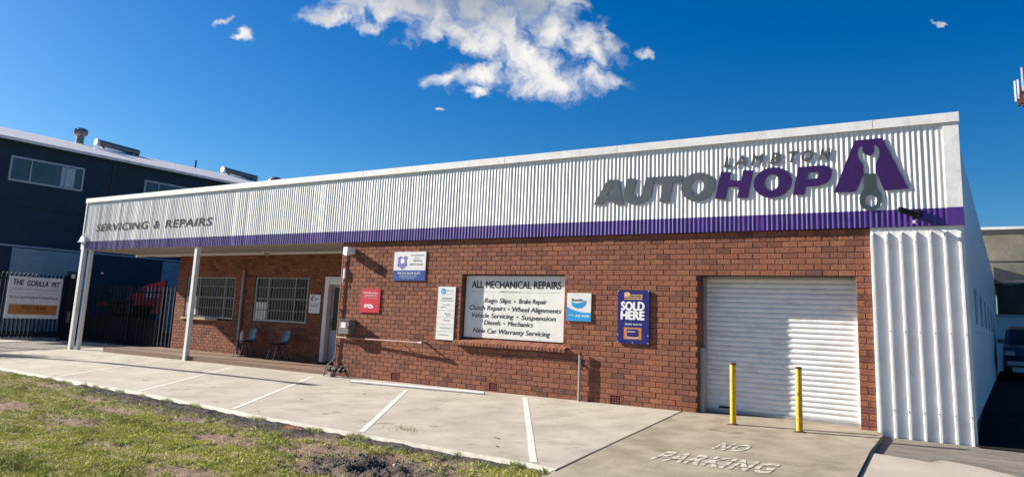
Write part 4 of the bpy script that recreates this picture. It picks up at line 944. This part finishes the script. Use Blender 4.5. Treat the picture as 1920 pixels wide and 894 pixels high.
# ------------------------------------------------------------------ fences, left
def fence(p0, p1, h, n, label, th=.03, group=None, zb=None):
    p0 = Vector(p0); p1 = Vector(p1); d = (p1-p0).normalized(); q = Vector((-d.y, d.x)); L = (p1-p0).length; ang = math.atan2(d.y, d.x)
    zb = gz(*p0) if zb is None else zb
    t = thing('palisade_fence', (p0.x, p0.y, zb), label, 'fence'); t.rotation_euler.z = ang
    def loc(mb, name, mt):
        me = bpy.data.meshes.new(name); me.from_pydata(mb.v, [], mb.f); me.materials.append(mt); return me
    pale = MB().prism([(-.028, .1), (.028, .1), (.028, h-.06), (.012, h-.03), (0, h), (-.012, h-.03), (-.028, h-.06)], lambda a, b, dd: (a, dd, b), -.014, .014)
    pm = loc(pale, 'pale', M['fence'])
    for i in range(n):
        o = bpy.data.objects.new('pale', pm); COL.objects.link(o); o.parent = t; o.location = ((i+.5)*L/n, -.03, 0)
    for z in (.16, h-.24):
        o = bpy.data.objects.new('rail', loc(MB().box(0, L, -.012, .03, z, z+.05), 'rail', M['fence'])); COL.objects.link(o); o.parent = t
    pmesh = loc(MB().box(-.04, .04, -.02, .06, -.05, h+.02), 'post', M['fence'])
    for x in np.linspace(0, L, max(2, int(L/2.6)+1)):
        o = bpy.data.objects.new('post', pmesh); COL.objects.link(o); o.parent = t; o.location = (x, 0, 0)
    return t
fence((-28, -5.5), (-28, 2.1), 2.4, 54, 'black spiked metal fence carrying the white gym sign', zb=-.16)
fence((-27.8, 2.45), (-20.45, 2.45), 2.06, 34, 'black spiked metal fence closing the gap behind the porch post', zb=-.12)
t = thing('painted_shade_sheet', (-25, 2.5, -.1), 'low black sheet standing in for deep shade at the foot of the dark fence', 'shade sheet'); build('cloth', MB().box(-27.7, -22.3, 2.5, 2.52, -.12, .8), M['black'], t)  # black sheet added to deepen the shade behind the fence
t = thing('gate_post', (-27.9, 2.3, -.15), 'thick square black gate post between the two fences', 'gate post')
build('post', MB().box(-28.02, -27.78, 2.12, 2.42, -.2, 2.36), M['fence'], t); build('cap', MB().box(-28.04, -27.76, 2.10, 2.44, 2.36, 2.39), M['fence'], t)
build('latch', MB().box(-27.78, -27.72, 2.2, 2.26, .5, .9), M['galv'], t); build('hinge', MB().box(-27.78, -27.74, 2.16, 2.28, 2.15, 2.3), M['pvc'], t)
t = thing('track_rail', (-28, 0, -.16), 'pale steel gate track along the foot of the spiked fence', 'gate track'); build('rail', MB().box(-27.98, -27.92, -5.5, 2.4, -.10, -.06), M['galv'], t)
XS = -27.93; fs = lambda a, b: (XS, a, b)
t = thing('gym_sign', (XS, 1.06, .62), 'white gym sign with orange lower panel hanging on the spiked fence', 'sign')
build('board', MB().box(XS-.02, XS-.002, .14, 1.95, .62, 2.10), M['signw'], t)
build('orange_panel', MB().box(XS-.002, XS, .24, 1.88, .76, 1.12), M['orange'], t)
def swords(items, mt, nm='printed_text'):
    for tx, y0, y1, z0, z1, w, s in items: build(nm, text_mb(tx, y0, y1, z0, z1, lambda a, b: (XS+.002, a, b), weight=w, shear=s, ref='H', dn=(.0003, 0, 0)), mt, t, fix=False)
swords([('THE', .28, .62, 1.80, 1.99, .03, .12), ('GORILLA', .74, 1.46, 1.78, 1.97, .03, .12), ('PIT', 1.58, 1.87, 1.77, 1.96, .03, .12), ('Bumper Rack Dumbbell Kettlebell Bench', .24, 1.84, 1.33, 1.42, .01, 0)], M['ink'], 'heading')
swords([('strength and conditioning equipment', .30, 1.86, 1.63, 1.70, 0, 0)], M['inkg'])
swords([('FOOD THE BAR', .68, 1.50, .94, 1.06, .03, 0), ('www.thegorillapit.com.au', .54, 1.60, .84, .89, .01, 0)], mat('dark_brown_ink', (.10, .03, .02)), 'panel_text')
build('rule', MB().box(XS-.001, XS+.001, .22, 1.9, 1.52, 1.527), M['inkg'], t)
# things in the yard behind the fence
def tyre_stack(x, y, n, label):
    zb = gz(x, y); t = thing('tyre_stack', (x, y, zb), label, 'tyre stack', 'stacks of large tyres behind the fence'); tm = None
    for i in range(n):
        if tm is None:
            a = MB(); rows = []
            for k in range(25):
                an = 2*math.pi*k/24; rows.append([((.32+.12*math.cos(c))*math.cos(an), (.32+.12*math.cos(c))*math.sin(an), .10+.10*math.sin(c)) for c in np.linspace(0, 2*math.pi, 11)])
            a.grid(rows); tm = bpy.data.meshes.new('tyre'); tm.from_pydata(a.v, [], a.f); tm.materials.append(M['rubber']); tm.polygons.foreach_set('use_smooth', [True]*len(tm.polygons))
        link_mesh('tyre', tm, t, Vector((x+random.uniform(-.04, .04), y+random.uniform(-.04, .04), zb+i*.2)))
tyre_stack(-25.9, 3.1, 8, 'taller stack of black tyres behind the spiked fence, left'); tyre_stack(-24.6, 3.1, 7, 'lower stack of black tyres behind the spiked fence, right')
t = thing('red_banner', (-27.3, 4.6, .8), 'slanting red banner with white lettering behind the dark fence', 'banner')
bn = MB(); bn.prism([(-31.0, 1.32), (-29.0, 1.46), (-27.6, 2.05), (-26.2, 2.28), (-26.3, .95), (-27.7, .9), (-28.6, 1.3), (-31.0, 1.15)], lambda a, b, d: (a, d, b), 5.0, 5.04)
build('cloth', bn, M['redtarp'], t)
mb = MB()
for i in range(4): text_mb(['AIRE', 'DEAL', 'HIRE', 'SALE'][i], 0, 1, 0, 1, lambda a, b, i=i: (-27.45+i*.28+.14*b, 4.99, 2.0-.42*a-.01*i+.0), weight=.02, mb=mb)
build('lettering', mb, M['inkw'], t, fix=False)
build('pole', MB().tube([(-26.25, 5.06, -.1), (-26.25, 5.06, 2.3)], .03, 8).tube([(-30.9, 5.06, -.1), (-30.9, 5.06, 1.35)], .03, 8), M['black'], t)
t = thing('thin_pole', (-25.7, 2.2, 0), 'thin black pole with a small pale top beside the porch post', 'pole')
build('pole', MB().tube([(-26.0, 2.35, -.1), (-26.0, 2.35, 2.35)], .018, 8), M['black'], t); build('cap', MB().lathe((-26.0, 2.35, 2.33), [(.03, 0), (.03, .05), (0, .06)], 8), M['pvc'], t)
for i, (x, y, h, w) in enumerate(((-22.9, 3.6, 1.5, .1), (-22.4, 3.3, 1.2, .08), (-21.9, 3.5, 1.35, .12), (-21.4, 3.3, 1.2, .09))):
    t = thing('leaning_plank', (x, y, -.1), ['tallest pale plank leaning behind the fence, leftmost', 'narrow pale plank, second from the left behind the fence', 'broad pale plank, third from the left behind the fence', 'pale plank behind the fence closest to the porch brickwork'][i], 'plank', 'pale planks leaning behind the fence')
    a = MB(); a.v = [(x, y, -.1), (x+w, y, -.1), (x+w, y+.03, -.1), (x, y+.03, -.1), (x-.2, y+.25, h), (x-.2+w, y+.25, h), (x-.2+w, y+.28, h), (x-.2, y+.28, h)]; a.f = [(0, 3, 2, 1), (4, 5, 6, 7), (0, 1, 5, 4), (1, 2, 6, 5), (2, 3, 7, 6), (3, 0, 4, 7)]; a.t = [0]*6
    build('board', a, M['bluegrey'], t)
# cars: built once, body profile along x
def car(loc, rz, label, scale=1.0):
    t = thing('parked_car', loc, label, 'car'); o = Vector(loc)
    P = [(-2.1, .35), (-2.15, .62), (-2.05, .86), (-1.2, .96), (-.55, 1.38), (.2, 1.48), (1.3, 1.44), (1.95, 1.02), (2.15, .92), (2.2, .5), (2.1, .33)]
    rows = []
    for s, w in ((-1, .0), (-.96, .5), (-.9, 1), (.9, 1), (.96, .5), (1, 0)):
        rows.append([(o.x+x, o.y+s*.88*(1-.16*max(0, (z-.9)/.6)), o.z+z-(1-w)*.04*(1 if z > .5 else -1)) for x, z in P])
    b = MB().grid(rows); 
    for e in (0, 5): b.f.append(tuple(e*len(P)+i for i in range(len(P)))); b.t.append(0)
    b.box(o.x-2.1, o.x+2.1, o.y-.84, o.y+.84, o.z+.28, o.z+.4)
    build('body', b, M['carp'], t, smooth=False)
    g = MB(); g.v = [(o.x-1.17, o.y-.72, o.z+.985), (o.x-1.17, o.y+.72, o.z+.985), (o.x-.6, o.y+.66, o.z+1.375), (o.x-.6, o.y-.66, o.z+1.375)]; g.f = [(0, 1, 2, 3)]; g.t = [0]; g.v = [(v[0]-.01, v[1], v[2]+.012) for v in g.v]
    build('windscreen', g, M['glass'], t, fix=False)
    for s in (-1, 1):
        g = MB().prism([(-.95, .98), (-.5, 1.34), (.3, 1.42), (1.2, 1.38), (1.7, 1.0)], lambda a, c, d: (o.x+a, o.y+s*(d-.13*max(0, (c-.9)/.6)), o.z+c), .86, .885); build('side_window', g, M['glass'], t)
        build('headlight', MB().box(o.x-2.16, o.x-2.06, o.y+s*.72-.12, o.y+s*.72+.12, o.z+.62, o.z+.74), M['frame'], t)
        for wx in (-1.35, 1.35):
            wh = build('wheel', MB().tube([(o.x+wx, o.y+s*.70, o.z+.31), (o.x+wx, o.y+s*.90, o.z+.31)], .31, 20), M['rubber'], t)
            build('rim', MB().tube([(o.x+wx, o.y+s*.895, o.z+.31), (o.x+wx, o.y+s*.91, o.z+.31)], .2, 16), M['frame'], wh)
        build('mirror', MB().box(o.x-.85, o.x-.7, o.y+s*.95-.08, o.y+s*.95+.08, o.z+.95, o.z+1.08), M['carp'], t)
    build('bumper', MB().box(o.x-2.2, o.x-2.08, o.y-.8, o.y+.8, o.z+.36, o.z+.46), M['frame'], t)
    t.rotation_euler.z = rz; return t
car((2.3, 16.2, .32), R(90), 'dark blue car parked in the shaded side driveway')
car((-22.2, 7.2, -.1), R(200), 'dark car standing behind the spiked fence beside the porch')

# ------------------------------------------------------------------ right background
t = thing('rear_building', (6, 22, 0), 'weathered concrete building at the end of the side driveway', 'building')
build('upper_wall', MB().box(.2, 16, 22.3, 30, 3.4, 5.6), M['backc'], t)
build('parapet_trim', MB().box(.15, 16.1, 22.2, 30, 5.6, 5.70), M['white'], t)
build('wall_seam', MB().box(.2, 16, 22.28, 22.3, 4.35, 4.38), M['slate'], t)
build('lower_wall', MB().box(1.2, 16, 22.0, 22.3, .0, 2.30), M['white'], t)
lr = MB(); lr.v = [(1.2, 21.9, 3.55), (16, 21.9, 3.55), (16, 22.3, 3.7), (2.6, 22.3, 3.7), (1.2, 22.28, 4.15)]; lr.f = [(0, 1, 2, 3, 4)]; lr.t = [0]
build('lean_to_roof', lr, M['slate'], t, fix=False)
wv = build('window', MB().box(1.25, 16, 22.15, 22.2, 2.3, 3.5), M['glass'], t)
build('frame', MB().box(1.2, 16, 21.95, 22.1, 3.50, 3.56).box(1.2, 16, 21.93, 22.1, 2.27, 2.33), M['frame'], wv)
t = thing('telecom_tower', (6.5, 90, 0), 'tall telecom mast with white panel antennas beyond the driveway', 'mast')
build('mast', MB().tube([(5.4, 90, 0), (5.4, 90, 33)], [.5, .3], 12), M['galv'], t)
for x, y, z0, z1 in ((3.55, 90, 28.9, 31.4), (3.85, 89.6, 29.1, 31.4), (4.3, 89.2, 29.9, 32.7), (5.2, 89, 29, 31.6), (6.4, 89.2, 29.9, 32.6), (7.1, 90, 28.9, 31.4)):
    build('antenna_panel', MB().box(x-.09, x+.09, y-.15, y+.15, z0, z1), M['signw'], t)
build('headframe', MB().tube([(3.5, 90, 29.1), (7.2, 90, 29.1)], .06, 6).tube([(3.5, 90, 30.6), (7.2, 90, 30.6)], .05, 6).box(3.9, 4.3, 89.3, 89.9, 28.5, 29.6).box(4.0, 4.5, 89.5, 90, 29.8, 30.5).box(3.7, 4.0, 89.5, 90, 28.3, 28.9).lathe((5.4, 90, 28.2), [(0, 0), (1.2, 0), (1.2, .12), (0, .12)], 12), M['rust'], t)

# ------------------------------------------------------------------ unseen shadow casters added left of the view
t = thing('shadow_arm_pole', (-31.4, -4.7, -.3), 'unseen steel pole with a long arm, added to cast a line of shadow on the slab', 'shadow caster')  # made-up pole and arm, there only for the shadow line they cast
build('pole', MB().tube([(-31.4, -4.75, -.3), (-31.4, -4.75, 5.6), (-31.0, -4.72, 6.1)], [.11, .08, .07], 12), M['galv'], t)
build('arm', MB().tube([(-31.0, -4.72, 6.1), (-27, -4.55, 6.2), (-23.9, -4.44, 6.1)], [.10, .085, .07], 10), M['galv'], t)
build('shadow_arm_tip', MB().box(-24.0, -23.3, -4.53, -4.34, 6.02, 6.12), M['frame'], t)
t = thing('added_shade_tree', (-29.6, -4.6, -.3), 'small leafy tree added out of view to shade the left end of the slab', 'added tree')  # unseen tree, put in to cast the dark patch on the concrete
build('trunk', MB().tube([(-29.6, -4.6, -.35), (-29.5, -4.55, 1.2), (-29.6, -4.5, 2.6), (-29.4, -4.5, 3.6)], [.13, .10, .08, .04], 10), M['barkm'], t)
for a, b in (((-29.55, -4.52, 2.0), (-28.7, -4.1, 3.2)), ((-29.58, -4.5, 2.4), (-30.4, -5.0, 3.5)), ((-29.6, -4.5, 2.6), (-29.3, -3.7, 3.6))): build('branch', MB().tube([a, b], [.05, .02], 7), M['barkm'], t)
lv = MB(); lc = []
cen = [(random.gauss(-29.4, .6), random.gauss(-4.5, .45), random.gauss(3.5, .45)) for _ in range(26)]
for c in cen:
    for _ in range(190):
        p = [c[i]+random.gauss(0, .22) for i in range(3)]; a, b_ = random.uniform(0, 6.28), random.uniform(-1, 1); s = random.uniform(.03, .06); k = len(lv.v)
        d1 = Vector((math.cos(a), math.sin(a), b_)).normalized()*s; d2 = d1.cross(Vector((random.random(), random.random(), 1))).normalized()*s*.5
        P_ = Vector(p); lv.v += [tuple(P_-d1), tuple(P_+d2), tuple(P_+d1), tuple(P_-d2)]; lv.f.append((k, k+1, k+2, k+3)); lv.t.append(0)
        g = random.uniform(.5, 1.3); lc += [(.05*g, .09*g, .025*g, 1)]*4
cr = build('crown', lv, M['leafm'], t, fix=False); ca = cr.data.color_attributes.new('col', 'FLOAT_COLOR', 'POINT'); ca.data.foreach_set('color', np.array(lc, dtype=np.float32).ravel())
